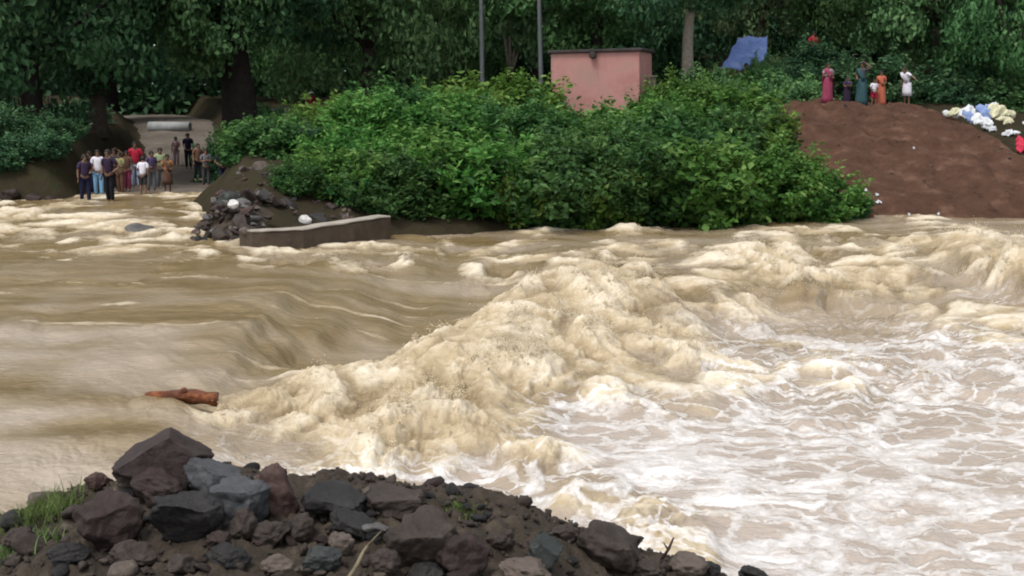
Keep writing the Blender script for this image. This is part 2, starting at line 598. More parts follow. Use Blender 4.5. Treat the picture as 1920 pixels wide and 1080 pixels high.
# ------------------------------------------------------------------ far ground
YBX = [-60, -25, -13, -10, -8.3, -7.4, -6, -2.9, 0, 5, 10, 16, 30, 60]
YBY = [43.5, 43, 42.8, 42.3, 37.5, 33.5, 32.2, 35.2, 37.4, 39, 41.2, 42.6, 43.5, 44]
PLX = [-60, -14, -6, 0, 6, 12, 20, 60]
PLZ = [2.5, 2.4, 2.3, 2.5, 2.8, 3.2, 2.7, 2.7]
RDY = [40, 43, 50, 62, 75, 100, 140]
RDX = [-11.0, -11.1, -12.2, -14.3, -18.0, -26, -40]
RDW = [2.1, 2.1, 1.9, 1.6, 2.0, 2.0, 2.0]


def yb(x):
    return np.interp(x, YBX, YBY) + 0.5 * perlin2(x * 0.5, x * 0 + 3.1)


def road_z(y):
    return 0.62 + 1.9 * sstep(57, 76, y)


def gz(x, y):
    x = np.asarray(x, float)
    y = np.asarray(y, float)
    d = y - yb(x)
    L = np.interp(x, [-60, -14, -9, -5, 0, 8, 12, 60], [2.5, 2.5, 4, 9, 11, 11, 10, 10])
    P = np.interp(x, PLX, PLZ)
    z = -0.9 + 1.25 * sstep(-2.0, 0.4, d) + (P - 0.35) * np.clip(d / L, 0, 1) ** 0.85
    z = z + 0.035 * np.clip(y - 54, 0, 40) + sstep(8, 13, x) * (1.9 * sstep(55, 69, y))
    z = z + (0.12 * perlin2(x * 0.4, y * 0.4, 4) + 0.05 * perlin2(x * 1.5, y * 1.5, 5)) * sstep(0, 3, d)
    z = z - 1.1 * sstep(9.0, 10.6, x) * (1 - sstep(24, 28, x)) * sstep(-0.8, 0.8, d) * (1 - sstep(53, 57, y))
    xr = np.interp(y, RDY, RDX)
    wr = np.interp(y, RDY, RDW)
    k = 1 - sstep(wr + 0.1, wr + 1.3, np.abs(x - xr))
    k = k * sstep(40.5, 42.5, y)
    z = z * (1 - k) + (road_z(y) - 0.06) * k
    return z


xs = np.concatenate([[-900, -400, -150, -90], np.linspace(-60, -26, 40), np.linspace(-25.5, 25.5, 206), np.linspace(26, 60, 40), [90, 150, 400, 900]])
ys = np.concatenate([np.linspace(-30, 28, 16), np.linspace(29, 56, 136), np.linspace(56.5, 100, 88), [105, 115, 130, 150, 200, 300, 500, 900, 1600]])
X, Y = np.meshgrid(xs, ys)
Z = gz(X, Y)
Z = np.where(Y > 100, np.minimum(Z, 4.6 + 0 * Z), Z)
Z = np.where(Y < 30, -0.9, Z)
me = mesh_np('ground', np.stack([X.ravel(), Y.ravel(), Z.ravel()], 1), grid_faces(len(ys), len(xs)))
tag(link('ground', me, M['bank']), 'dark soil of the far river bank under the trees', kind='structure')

# dirt road sheet running down to the water
ty = np.linspace(41.3, 98, 130)
tu = np.linspace(-1, 1, 22)
V = []
for yy in ty:
    xr = np.interp(yy, RDY, RDX)
    wr = np.interp(yy, RDY, RDW)
    for u in tu:
        e = 1 + 0.12 * float(perlin2(yy * 0.6, 5.0 + math.copysign(3, u)))
        x = xr + u * (wr + 0.25) * e
        zz = float(road_z(yy)) + 0.03 * (1 - abs(u) ** 4 * 2.6) + 0.03 * float(perlin2(x * 1.1, yy * 0.5, 8))
        if abs(u) == 1:
            zz -= 0.12
        V.append((x, yy, zz - 0.35 * max(0, 42.4 - yy)))
me = mesh_np('dirt_road', np.array(V), grid_faces(len(ty), len(tu)))
tag(link('dirt_road', me, M['road']), 'pale dirt road running down between the trees to the flooded crossing', kind='structure')


# earth mound on the right
def mz(x, y):
    x = np.asarray(x, float)
    y = np.asarray(y, float)
    foot = 41.1 + 0.25 * perlin2(x * 0.5, y * 0 + 9) - 0.03 * (x - 13)
    front = (y - foot) * 0.335 + 0.15
    ridge = 14.75 - 0.03 * (52 - y)
    side = 3.75 - 0.72 * (x - ridge) + 0.05 * (y - 50)
    left = 3.6 + 0.62 * (x - 10.4)
    top = 3.58 + 0.10 * np.sin(x * 1.2) - 0.10 * np.clip(y - 54.0, 0, 9)
    st = np.stack(np.broadcast_arrays(front, side, left, top))
    k = 7.0
    z = -np.log(np.exp(-k * np.clip(st, -8, 8)).sum(0)) / k
    z = z + 0.16 * perlin2(x * 0.8, y * 0.5, 21) + 0.09 * perlin2(x * 2.1, y * 1.0, 22) + 0.05 * fbm2(x * 4, y * 3, 4, 25, True)
    # rills down the front
    z = z - 0.14 * np.clip(perlin2(x * 1.7 + 0.3 * perlin2(x, y, 3), y * 0.12, 33), 0, 1) * sstep(42, 45, y)
    return z


mx_ = np.linspace(4, 34, 300)
my_ = np.linspace(40.4, 62, 216)
X, Y = np.meshgrid(mx_, my_)
Zm = mz(X, Y)
Zg = gz(X, Y)
edge = sstep(57, 61, Y)
Zm = np.where(Zm < Zg - 0.5, Zg - 0.5, Zm) - edge * 1.5
me = mesh_np('earth_mound', np.stack([X.ravel(), Y.ravel(), Zm.ravel()], 1), grid_faces(len(my_), len(mx_)))
tag(link('earth_mound', me, M['earth']), 'large bare brown earth mound sloping down to the river on the right', kind='structure')


def top_z(x, y):
    return float(max(gz(x, y), mz(x, y) if 4 < x < 34 and y < 58 else -9))


# ------------------------------------------------------------------ river
CT = [
 # px, py, z, turbulence, foam, white, silty sky sheen
 (-200,470,.62,.02,0,0,0),(0,485,.60,.02,0,0,0),(200,485,.60,.02,0,0,0),(400,492,.58,.015,0,0,0),
 (0,560,.55,.02,0,0,0),(200,560,.55,.02,0,0,0),(380,560,.55,.012,0,0,0),(0,610,.53,.03,0,0,.5),(0,665,.50,.03,.05,0,.7),
 (250,665,.50,.02,0,0,.7),(0,720,.47,.03,0,0,.2),(0,770,.45,.03,.05,0,.6),(200,720,.45,.03,0,0,.3),(200,800,.42,.03,0,0,.1),(-100,900,.40,.03,.05,0,.6),(100,885,.40,.03,.05,0,.6),
 (300,770,.42,.03,.05,0,.2),(380,830,.34,.03,.12,.1,.5),(500,850,.22,.04,.35,.15,.6),
 (450,600,.57,.01,0,0,0),(400,680,.46,.015,0,0,.3),(500,540,.58,.01,0,0,0),(560,500,.52,.015,0,0,0),
 (520,640,.30,.012,.03,0,0),(480,715,.24,.02,.08,0,.1),(600,600,.30,.012,0,0,0),(640,540,.35,.015,0,0,0),(570,685,-.02,.015,.05,0,0),
 (640,670,-.06,.012,0,0,.2),(700,670,-.10,.012,0,0,.5),(750,655,-.12,.02,.05,0,.2),(780,600,-.08,.012,0,0,0),(880,575,-.06,.02,.05,0,.1),(930,530,.05,.04,.15,0,.3),(760,540,.14,.015,0,0,.2),(850,520,.15,.02,.05,0,.4),(700,600,.10,.01,0,0,0),
 (560,485,.46,.07,.5,0,.2),(650,482,.46,.09,.65,0,.2),(780,482,.42,.09,.55,0,.2),(900,490,.36,.08,.5,0,.3),(990,490,.34,.08,.5,0,.3),
 (500,474,.48,.05,.5,0,.2),(740,445,.36,.02,.05,0,.2),(900,442,.30,.02,.05,0,.2),(1100,445,.30,.02,.1,0,.3),(1300,435,.28,.02,.05,0,.3),(1600,418,.28,.015,.05,0,.5),(1900,412,.28,.015,.05,0,.6),
 (0,412,.75,.06,.75,0,0),(100,430,.70,.07,.75,0,0),(200,432,.70,.07,.8,0,0),(320,432,.68,.06,.75,0,0),(420,452,.60,.06,.75,0,0),(300,395,.76,.03,.2,0,0),(200,385,.74,.02,.1,0,0),(0,455,.62,.05,.5,0,0),(250,462,.62,.04,.45,0,0),(380,470,.60,.03,.3,0,0),
 (430,775,.26,.08,.85,0,.3),(520,735,.32,.10,1,0,.2),(600,712,.38,.11,1,0,0),(700,715,.36,.11,1,0,0),(785,690,.46,.15,1,0,0),(840,642,.62,.16,1,0,0),(940,615,.62,.15,1,0,0),(1000,555,.71,.15,1,0,0),(1080,525,.76,.15,1,0,0),(1150,515,.77,.14,.9,0,0),(1210,530,.70,.11,.65,0,.2),
 (1060,485,.45,.08,.6,0,.2),(1150,470,.40,.07,.5,0,.3),
 (900,700,.45,.14,.9,0,0),(1000,650,.50,.13,.85,0,0),(1100,600,.52,.12,.7,0,.2),(1200,640,.36,.11,.65,0,.3),(1250,700,.26,.11,.6,.1,.4),(1100,700,.36,.12,.75,.05,.2),(800,760,.36,.14,.95,0,0),(700,800,.27,.13,.9,0,0),(620,860,.20,.10,.85,.15,.2),(560,800,.24,.09,.8,0,.3),(800,840,.20,.12,.85,0,0),(900,790,.30,.13,.95,0,0),(1000,770,.26,.11,.7,.2,.3),
 (1000,850,.20,.09,.8,.25,.2),(1100,910,.22,.10,.85,.3,.2),(1200,960,.20,.10,.85,.35,.2),(1300,1020,.15,.08,.7,.6,.3),
 (800,900,.0,.03,.25,.5,.6),(900,905,-.03,.03,.1,.5,.8),(1000,940,-.04,.03,.1,.5,.8),(1100,985,-.03,.03,.2,.6,.7),(640,905,.08,.06,.6,.5,.3),
 (1100,805,.12,.04,.25,.85,.5),(1200,870,.10,.035,.15,1,.7),(1300,910,.08,.035,.1,1,.7),(1500,820,.08,.035,0,.75,.8),(1700,815,.06,.03,0,.6,.8),(1900,800,.05,.03,0,.5,.8),(1500,950,.05,.03,0,.8,.8),(1700,950,.04,.03,0,.7,.8),(1900,950,.03,.03,0,.6,.8),(1400,1050,.05,.03,.05,1,.7),(1600,1060,.03,.03,0,.8,.8),(1900,1060,.02,.03,0,.75,.8),(2200,950,.02,.03,0,.6,.8),(1700,1200,.0,.03,0,.7,.8),
 (1300,560,.36,0.121,.5,0,.3),(1400,620,.22,0.0945,.4,.2,.5),(1500,605,.06,0.0945,.3,.1,.4),(1600,592,.02,0.0675,.3,.1,.3),(1720,560,.06,0.0675,.3,0,.4),(1850,560,.22,0.081,.25,.2,.6),(1400,700,.16,0.108,.4,.35,.5),(1600,680,.13,0.081,.2,.45,.6),(1800,660,.16,0.081,.2,.45,.6),(1600,745,.12,0.0945,.3,.4,.4),(1850,730,.10,0.0675,.15,.55,.7),
 (1380,500,.52,.11,.75,0,.1),(1480,500,.52,.12,.85,0,.1),(1560,520,.42,.12,.8,0,.1),(1700,482,.72,.15,.95,0,0),(1770,515,.36,.07,.4,0,.4),(1880,470,.92,.19,1,0,0),(1960,480,.90,.18,1,0,0),(1620,475,.36,.06,.4,0,.4),(1250,480,.36,.07,.5,0,.4),(1300,525,.52,.11,.6,0,.2),
 (2200,600,.2,0.081,.3,.3,.5),(2300,450,.3,.05,.3,0,.4),(-500,600,.55,.03,0,0,.3),(-700,450,.7,.04,.2,0,.1),
]
cp = np.array([[*onz(c[0], c[1], c[2])[:2], *c[2:]] for c in CT])
YS = 0.42


def field(x, y):
    n = x.size
    out = np.zeros((n, 5))
    step = 40000
    px = cp[:, 0]
    py = cp[:, 1]
    # wider influence farther off, where the control points stand farther apart
    for i in range(0, n, step):
        xx = x[i:i + step, None]
        yy = y[i:i + step, None]
        sc_ = 0.055 * np.maximum(yy, 6)
        d2 = ((xx - px) ** 2 + ((yy - py) * YS * 18 / np.maximum(yy, 6)) ** 2) / sc_ ** 2
        wgt = 1.0 / (d2 + 0.08) ** 2.2
        out[i:i + step] = wgt @ cp[:, 2:7] / wgt.sum(1)[:, None]
    return out


def face_mask(x, y):
    c = onz(500, 650, .35)
    return np.exp(-(((x - c[0]) / 1.6) ** 2 + ((y - c[1]) / 4.5) ** 2))


def river_surface(x, y):
    f = field(x, y)
    h, tb, fo, wh, si = f.T
    wx = 0.35 * perlin2(x * 0.7, y * 0.5, 40)
    wy = 0.5 * perlin2(x * 0.7, y * 0.5, 41)
    b = fbm2((x + 1.6 * wx) * 0.8, (y + 1.6 * wy) * 0.62, 6, 50, True, 0.50)
    g = fbm2((x - wx) * 0.5, (y + wy) * 0.42, 3, 70)
    calm = sstep(-0.35, 0.35, perlin2(x * 0.42 + wx, y * 0.34 + wy, 97))
    tb = tb * (0.45 + 0.85 * calm)
    h2 = h + tb * (b * 1.2 + 0.9 * g)
    rid = (0.5 - np.abs(perlin2(x * 4.2 + 2 * wx, y * 3.4 + 2 * wy, 120)) * 1.6) + 0.6 * (0.5 - np.abs(perlin2(x * 9.5 + 3 * wx, y * 7.6 + 2 * wy, 121)) * 1.6) + 0.35 * perlin2(x * 19, y * 14, 122)
    h2 = h2 + tb * 0.30 * rid * sstep(0.25, 0.7, fo)
    # long current streaks in the smooth water
    smooth = 1 - sstep(0.15, 0.6, fo)
    fm = face_mask(x, y)
    s1 = perlin2(x * 0.16 + wx * .5, y * 0.62 + wy * 0.4, 80) * 0.05 + perlin2(x * 0.35 + wx * .5, y * 1.9 + wy * .5, 81) * 0.010 + perlin2(x * 1.2, y * 4.0 + wy, 82) * 0.004
    a = (x * 0.55 - y * 0.83)
    c = (x * 0.83 + y * 0.55)
    s2 = perlin2(c * 3.2 + wx, a * 0.35, 83) * 0.035 + perlin2(c * 7.5 + wx, a * 0.6, 84) * 0.012
    h2 = h2 + smooth * (s1 * (1 - fm) + (s2 + 0.3 * s1) * fm)
    # chop everywhere
    h2 = h2 + (0.010 + 0.004 * wh) * fbm2(x * 2.2, y * 1.9, 4, 90)
    fo2 = np.clip(fo * 1.0 + (0.42 * b + 0.75 * g + 0.35 * perlin2(x * 1.3 + wx, y * 1.1 + wy, 95)) * sstep(0.04, 0.3, fo) - 0.12, 0, 1)  # foam thins in hollows; the brown there also paints their shadow
    fo2 = fo2 + smooth * 0.28 * np.clip(perlin2(c * 5 + wx, a * 0.4, 86), 0, 1) * fm
    # thin foam lines drifting on the smooth water
    ln = np.clip(perlin2(x * 0.28 + wx, y * 2.2 + wy, 88) - 0.42, 0, 1) * 1.8
    fo2 = np.clip(fo2 + ln * smooth * (1 - wh), 0, 1)
    si2 = np.clip(si + 0.7 * perlin2(x * 0.22 + wx * 0.5, y * 0.8 + wy, 89), 0, 1)
    return h2, tb, b, fo2, np.clip(wh, 0, 1), si2


cu = np.concatenate([np.linspace(-3.2, -1.06, 40), np.linspace(-1.05, 1.05, 780), np.linspace(1.06, 3.2, 40)])
# rows at even steps of depression angle, far rows out to the bank
ry = (CAM_H - 0.2) / np.linspace((CAM_H - 0.2) / 6.0, (CAM_H - 0.2) / 46.0, 920)
U, Yr = np.meshgrid(cu, ry)
Xr = U * (0.385 * Yr + 0.5)
xf, yf = Xr.ravel(), Yr.ravel()
h, tb, b, fo, wh, si = river_surface(xf, yf)
nx1 = perlin2(xf * 1.6, yf * 1.4, 60) + 0.5 * perlin2(xf * 3.9, yf * 3.5, 61)
ny1 = perlin2(xf * 1.6, yf * 1.4, 62) + 0.5 * perlin2(xf * 3.9, yf * 3.5, 63)
V = np.stack([xf + tb * 0.5 * nx1, yf + tb * 0.6 * ny1, h], 1)
me = mesh_np('river', V, grid_faces(len(ry), len(cu)))
attr(me, 'foam', fo)
attr(me, 'white', wh)
attr(me, 'silt_sheen', si)
attr(me, 'crest', np.clip(0.42 + 0.42 * b, 0, 1))
tag(link('river', me, M['water']), 'muddy brown flooded river racing over a drop into foaming rapids', kind='structure')

# spray thrown up from the breaking crests
rs = np.random.RandomState(5)
wgt = np.clip(tb - 0.075, 0, 1) * np.clip(b, 0, 2) ** 1.5 * np.clip(h, 0.1, 1.2) ** 1.5 * (yf < 40) * (np.abs(xf) < 0.4 * yf) * np.sqrt(yf)
wgt = wgt / wgt.sum()
idx = rs.choice(len(xf), 14000, p=wgt)
P = V[idx] + rs.normal(size=(14000, 3)) * np.array([0.03, 0.05, 0.012])
P[:, 2] += np.abs(rs.exponential(0.045, 14000)) * np.clip(tb[idx] / 0.12, 0.3, 1.3)
S = 0.004 + rs.exponential(0.0055, 14000)
S = np.clip(S * 0.55, 0.0025, 0.009)
octv = np.array([[1, 0, 0], [-1, 0, 0], [0, 1, 0], [0, -1, 0], [0, 0, 1], [0, 0, -1]], float)
octf = np.array([[0, 2, 4], [2, 1, 4], [1, 3, 4], [3, 0, 4], [2, 0, 5], [1, 2, 5], [3, 1, 5], [0, 3, 5]])
# torn plumes flung off the crests
NB, NPB = 330, 45
bi = rs.choice(len(xf), NB, p=wgt)
bd = np.stack([rs.normal(0.15, 0.5, NB), rs.normal(-0.1, 0.4, NB), rs.uniform(0.6, 1.3, NB)], 1)
bl = rs.uniform(0.05, 0.26, NB) * np.clip(tb[bi] / 0.13, .5, 1.4)
tq = rs.uniform(0, 1, (NB, NPB, 1)) ** 1.4
PB = V[bi][:, None] + bd[:, None] * bl[:, None, None] * tq + rs.normal(size=(NB, NPB, 3)) * (0.012 + 0.05 * tq)
PB[..., 2] -= (0.35 * bl[:, None, None] * tq ** 2)[..., 0]
SB = (0.011 - 0.0065 * tq[..., 0]) * rs.uniform(.6, 1.3, (NB, NPB))
P = np.concatenate([P, PB.reshape(-1, 3)])
S = np.concatenate([S, SB.ravel()])
NSP = len(P)
SV = (P[:, None, :] + octv[None] * S[:, None, None] * rs.uniform(0.6, 1.5, (NSP, 1, 3))).reshape(-1, 3)
SF = (octf[None] + (np.arange(NSP) * 6)[:, None, None]).reshape(-1, 3)
tag(link('spray', mesh_np('spray', SV, SF), M['spray']), 'tan droplets of spray thrown up along the breaking crests', 'spray', kind='stuff')


# ------------------------------------------------------------------ near bank
NX = [-30, -6, -4, -3.4, -3, -2.6, -2, -1.4, -0.6, 0.1, 0.5, 0.9, 1.4, 1.9, 2.6, 4, 30]
NZ = [0.9, 0.95, 1.0, 1.04, 1.15, 1.3, 1.3, 1.22, 1.18, 1.02, 0.84, 0.62, 0.45, 0.30, -0.3, -0.9, -1.5]


def nz(x, y):
    x = np.asarray(x, float)
    y = np.asarray(y, float)
    zc = np.interp(x, NX, NZ)
    yc = np.interp(x, [-30, -4, -2.5, 0, 1, 2, 30], [9.6, 9.5, 9.6, 9.7, 9.9, 9.9, 9.9])
    z = zc - 1.1 * sstep(0.0, 1.0, (y - yc) / 2.0) * 1.6
    z = z + 0.35 * np.clip(6.4 - y, 0, 3.2) - 0.13 * np.clip(yc - y, 0, 2.4)
    z = z + 0.07 * perlin2(x * 1.6, y * 1.6, 101) + 0.04 * perlin2(x * 4, y * 4, 102)
    return z


nx_ = np.concatenate([np.linspace(-30, -4.6, 24), np.linspace(-4.5, 3.2, 330), np.linspace(3.3, 30, 20)])
ny_ = np.concatenate([np.linspace(-12, 6.6, 20), np.linspace(6.7, 12.2, 260)])
X, Y = np.meshgrid(nx_, ny_)
Z = nz(X, Y) + 0.030 * fbm2(X * 7, Y * 7, 4, 110, True) + 0.012 * fbm2(X * 26, Y * 26, 2, 120, True)
me = mesh_np('near_bank', np.stack([X.ravel(), Y.ravel(), Z.ravel()], 1), grid_faces(len(ny_), len(nx_)))
tag(link('near_bank', me, M['near']), 'dark muddy near bank under the heap of boulders', kind='structure')


def near_hit(px, py):
    d = ray(px, py)
    for t in np.arange(6.0, 13, 0.02):
        p = d * t
        if CAM_H + p[2] <= float(nz(p[0], p[1])):
            return p[0], p[1], float(nz(p[0], p[1]))
    return None


# ------------------------------------------------------------------ rocks
def ico(sub):
    t = (1 + 5 ** .5) / 2
    v = [(-1, t, 0), (1, t, 0), (-1, -t, 0), (1, -t, 0), (0, -1, t), (0, 1, t), (0, -1, -t), (0, 1, -t), (t, 0, -1), (t, 0, 1), (-t, 0, -1), (-t, 0, 1)]
    v = [tuple(np.array(a) / np.linalg.norm(a)) for a in v]
    f = [(0, 11, 5), (0, 5, 1), (0, 1, 7), (0, 7, 10), (0, 10, 11), (1, 5, 9), (5, 11, 4), (11, 10, 2), (10, 7, 6), (7, 1, 8),
         (3, 9, 4), (3, 4, 2), (3, 2, 6), (3, 6, 8), (3, 8, 9), (4, 9, 5), (2, 4, 11), (6, 2, 10), (8, 6, 7), (9, 8, 1)]
    for _ in range(sub):
        c = {}
        nf = []

        def mid(a, b):
            k = (min(a, b), max(a, b))
            if k not in c:
                m = np.array(v[a]) + np.array(v[b])
                v.append(tuple(m / np.linalg.norm(m)))
                c[k] = len(v) - 1
            return c[k]
        for a, b_, d in f:
            ab, bc, ca = mid(a, b_), mid(b_, d), mid(d, a)
            nf += [(a, ab, ca), (b_, bc, ab), (d, ca, bc), (ab, bc, ca)]
        f = nf
    return np.array(v), np.array(f)


ICO = {k: ico(k) for k in (1, 2, 3, 4)}


def rock_mesh(seed, w, d, h, cuts=6, rough=0.10, sub=4, keep=0.72, planes=()):
    r = np.random.RandomState(seed)
    v, f = ICO[sub]
    v = v.copy()
    for n, k in planes:
        n = np.array(n, float)
        n /= np.linalg.norm(n)
        v = v - n[None] * np.clip(v @ n - k, 0, None)[:, None]
    for _ in range(cuts):
        n = r.normal(size=3)
        n /= np.linalg.norm(n)
        k = r.uniform(keep - 0.14, keep + 0.12)
        s = v @ n
        over = np.clip(s - k, 0, None)
        v = v - n[None] * over[:, None] * 0.96
    rad = perlin3(v * 1.1, seed) * 0.16 + perlin3(v * 2.6, seed + 1) * rough + perlin3(v * 6.5, seed + 2) * rough * 0.4 + perlin3(v * 15, seed + 3) * rough * 0.18
    v = v * (1 + rad)[:, None]
    lo, hi = v.min(0), v.max(0)
    v = (v - (lo + hi) / 2) / (hi - lo)
    v = v * np.array([w, d, h])
    me = mesh_np('rock', v, f, smooth=True)
    return me


def put_rock(name, label, px, py, wpx, hpx, mat, D=None, seed=0, cuts=6, rough=0.10, rot=(0, 0, 0), depth=0.85, cat='rock', group=None, keep=0.72, sub=4, sink=0.0, planes=()):
    """rock whose visible middle stands at that spot of the bank"""
    if D is None:
        hit = near_hit(px, py + hpx * 0.35)
        D = hit[1] if hit else 9.9
    c = ond(px, py, D)
    s = D / F_PX
    W, Hh = wpx * s, hpx * s * 1.05
    me = rock_mesh(seed, W, W * depth, Hh, cuts, rough, sub, keep, planes)
    o = link(name, me, mat)
    o.location = (c[0], c[1], c[2] - sink)
    o.rotation_euler = rot
    tag(o, label, cat, group)
    return o


FG = [
 # px, py, w, h, mat, D, seed, cuts, rot, depth, label
 (303, 864, 186, 118, 'rock_maroon', 9.5, 11, 2, (0, 0, 0), .8, 'largest dark peaked boulder at the top of the near heap'),
 (398, 903, 112, 78, 'rock_blue', 9.3, 12, 9, (0, .15, .3), .8, 'blue-grey angular boulder right of the dark peaked boulder'),
 (455, 945, 118, 96, 'rock_blue', 9.05, 13, 7, (0, -.1, .2), .8, 'rounded blue-grey boulder with a pale flat top'),
 (512, 925, 84, 108, 'rock_red', 9.2, 14, 3, (0, -.25, 0), .8, 'smooth reddish brown oval boulder standing on end'),
 (300, 915, 108, 72, 'rock_maroon', 9.2, 15, 5, (0, .1, 0), .9, 'dark brown rounded stone under the peaked boulder'),
 (200, 980, 132, 118, 'rock_maroon', 8.9, 16, 6, (0, .1, .4), .8, 'big purple-brown boulder beside the green grass tuft'),
 (352, 975, 140, 104, 'rock_dark', 8.85, 17, 7, (0, .15, 0), .7, 'black boulder with an undercut front in mid heap'),
 (452, 985, 62, 66, 'rock_brown', 8.7, 18, 8, (0, 0, .5), .8, 'small purple-grey block under the pale-topped boulder'),
 (628, 940, 134, 58, 'rock_dark', 9.35, 19, 10, (.0, .22, .1), .8, 'tilted flat dark slab with a black edge'),
 (742, 940, 120, 60, 'rock_brown', 9.35, 20, 10, (0, -.05, .2), .8, 'flat brown-grey slab behind the dirty boulder'),
 (660, 985, 96, 44, 'rock_dark', 8.9, 21, 9, (0, .35, 0), .8, 'thin black slab leaning under the tilted slabs'),
 (785, 1015, 150, 128, 'rock_brown', 8.75, 22, 7, (0, .1, .3), .75, 'large dirt-covered boulder with a shadowed front'),
 (505, 1003, 84, 52, 'rock_brown', 8.6, 23, 5, (0, 0, .2), .8, 'tan-brown stone below the red oval boulder'),
 (562, 992, 70, 58, 'rock_brown', 8.7, 24, 4, (0, 0, .9), .8, 'brown rounded stone between the oval boulder and leaning slab'),
 (722, 1056, 62, 56, 'rock_brown', 8.35, 25, 3, (0, 0, .2), .9, 'rounded brown stone beside the pale stick'),
 (795, 1076, 84, 42, 'rock_dark', 8.3, 26, 4, (0, 0, .4), .9, 'dark rounded stone at the bottom edge under the dirty boulder'),
 (985, 1068, 104, 40, 'rock_tan', 8.6, 27, 4, (0, .1, .1), .8, 'flat pale brown stone at the bottom edge of the near bank'),
 (1018, 1040, 66, 74, 'rock_green', 8.9, 28, 8, (0, .5, 0), .6, 'dark green-grey slab leaning in the mud'),
 (1142, 1028, 138, 92, 'rock_brown', 9.45, 29, 5, (0, .25, 0), .9, 'broad brown boulder at the water edge on the right'),
 (1290, 1060, 84, 46, 'rock_tan', 9.9, 30, 4, (0, .1, 0), .8, 'pale wet stone lapped by foam beside the upright twig'),
 (1333, 1068, 42, 34, 'rock_dark', 9.9, 31, 7, (0, 0, .4), .9, 'small dark stone right of the pale wet stone'),
 (1415, 1077, 60, 30, 'rock_dark', 9.9, 32, 8, (0, .3, 0), .9, 'rightmost dark stone of the near bank in white foam'),
 (602, 1052, 84, 56, 'rock_green', 8.3, 33, 6, (0, 0, .3), .8, 'dark greenish stone at the lower middle of the heap'),
 (250, 1042, 92, 56, 'rock_brown', 8.35, 34, 6, (0, .1, .3), .8, 'brown stone below the purple-brown boulder'),
 (868, 1045, 110, 92, 'rock_maroon', 8.65, 35, 5, (0, -.2, .3), .8, 'dark maroon boulder right of the dirty boulder'),
 (130, 1040, 86, 50, 'rock_dark', 8.4, 36, 6, (0, 0, .6), .8, 'dark muddy stone under the green grass tuft'),
 (430, 1045, 88, 50, 'rock_dark', 8.3, 37, 6, (0, .2, .2), .8, 'dark flat stone low in the middle of the heap'),
 (340, 1060, 70, 44, 'rock_brown', 8.2, 38, 6, (0, .1, .9), .8, 'muddy brown stone at the bottom left of the heap'),
 (520, 1058, 70, 40, 'rock_tan', 8.2, 39, 5, (0, .1, .5), .8, 'tan stone at the bottom left of the greenish stone'),
 (640, 1020, 52, 44, 'rock_tan', 8.55, 40, 6, (0, .1, .1), .8, 'small tan stone just left of the pale stick'),
 (182, 902, 50, 36, 'rock_red', 9.3, 41, 6, (0, .1, .2), .8, 'small reddish stone on the left crest by the grass'),
 (250, 905, 62, 40, 'rock_brown', 9.3, 42, 6, (0, .1, .2), .8, 'small brown stone left of the dark brown rounded stone'),
 (700, 1000, 66, 40, 'rock_grey', 8.8, 43, 8, (0, .2, .2), .8, 'grey wedge stone at the foot of the flat slabs'),
 (938, 1010, 60, 40, 'rock_brown', 9.1, 44, 5, (0, .1, .2), .8, 'brown stone half sunk in the mud behind the leaning slab'),
 (1060, 1000, 58, 36, 'rock_brown', 9.6, 45, 5, (0, .1, .6), .8, 'small brown stone left of the broad boulder'),
 (410, 1015, 58, 40, 'rock_maroon', 8.55, 46, 5, (0, .1, .6), .8, 'small maroon stone under the black undercut boulder'),
 (40, 1010, 70, 44, 'rock_brown', 8.6, 47, 5, (0, .1, .6), .8, 'leftmost brown stone below the grass tuft'),
 (1210, 1066, 70, 36, 'rock_brown', 9.5, 48, 5, (0, .1, .1), .8, 'low brown stone in front of the broad boulder'),
]
SLAB = (((.12, -.3, 1), .22), ((0, -1, .05), .5), ((.9, -.2, .1), .7))
PLN = {0: (((-.62, -.1, .78), .30), ((.72, .1, .69), .36), ((.35, -1, .2), .42)), 1: (((.3, -.2, 1), .35), ((-.9, -.5, .2), .5)), 2: (((.05, -.15, 1), .42), ((-.4, -1, 0), .6)),
       5: (((-.25, -.35, 1), .6), ((.15, -1, .1), .55)), 6: (((0, -.2, 1), .5), ((0, -1, -.5), .35)), 8: SLAB, 9: SLAB, 10: SLAB, 11: (((-.1, -.5, 1), .5), ((-.1, -1, -.4), .4)), 17: SLAB,
       18: (((.45, -.2, 1), .5), ((.9, -.2, .2), .55))}
for i, (px, py, w_, h_, mt, D, sd_, cu_, rot, dp, lab) in enumerate(FG):
    put_rock('boulder', lab, px, py, w_, h_, M[mt], None, sd_, min(cu_, 5), 0.17 if cu_ > 6 else 0.14, rot, dp, 'boulder', keep=0.62 if cu_ >= 8 else 0.74, planes=PLN.get(i, ()))

# countable small stones lying between the boulders
rs = np.random.RandomState(31)
small = [rock_mesh(200 + i, 1, .9, .75, 6, .09, 2, .68) for i in range(6)]
smats = ['rock_brown', 'rock_dark', 'rock_maroon', 'rock_tan', 'rock_brown', 'rock_dark']
for i, m_ in enumerate(small):
    m_.materials.append(M[smats[i]])
n = 0
while n < 220:
    x = rs.uniform(-3.6, 1.9)
    y = rs.uniform(7.5, 10.3)
    s = np.clip(rs.exponential(0.06) + 0.05, 0, .22)
    o = link('stone', small[n % 6])
    o.scale = (s * rs.uniform(.8, 1.4), s, s * rs.uniform(.6, 1))
    o.location = (x, y, float(nz(x, y)) + s * 0.22)
    o.rotation_euler = (rs.uniform(-.4, .4), rs.uniform(-.4, .4), rs.uniform(0, 6))
    tag(o, 'small stone lying loose in the mud between the near boulders', 'stone', 'small stones in the near mud')
    n += 1
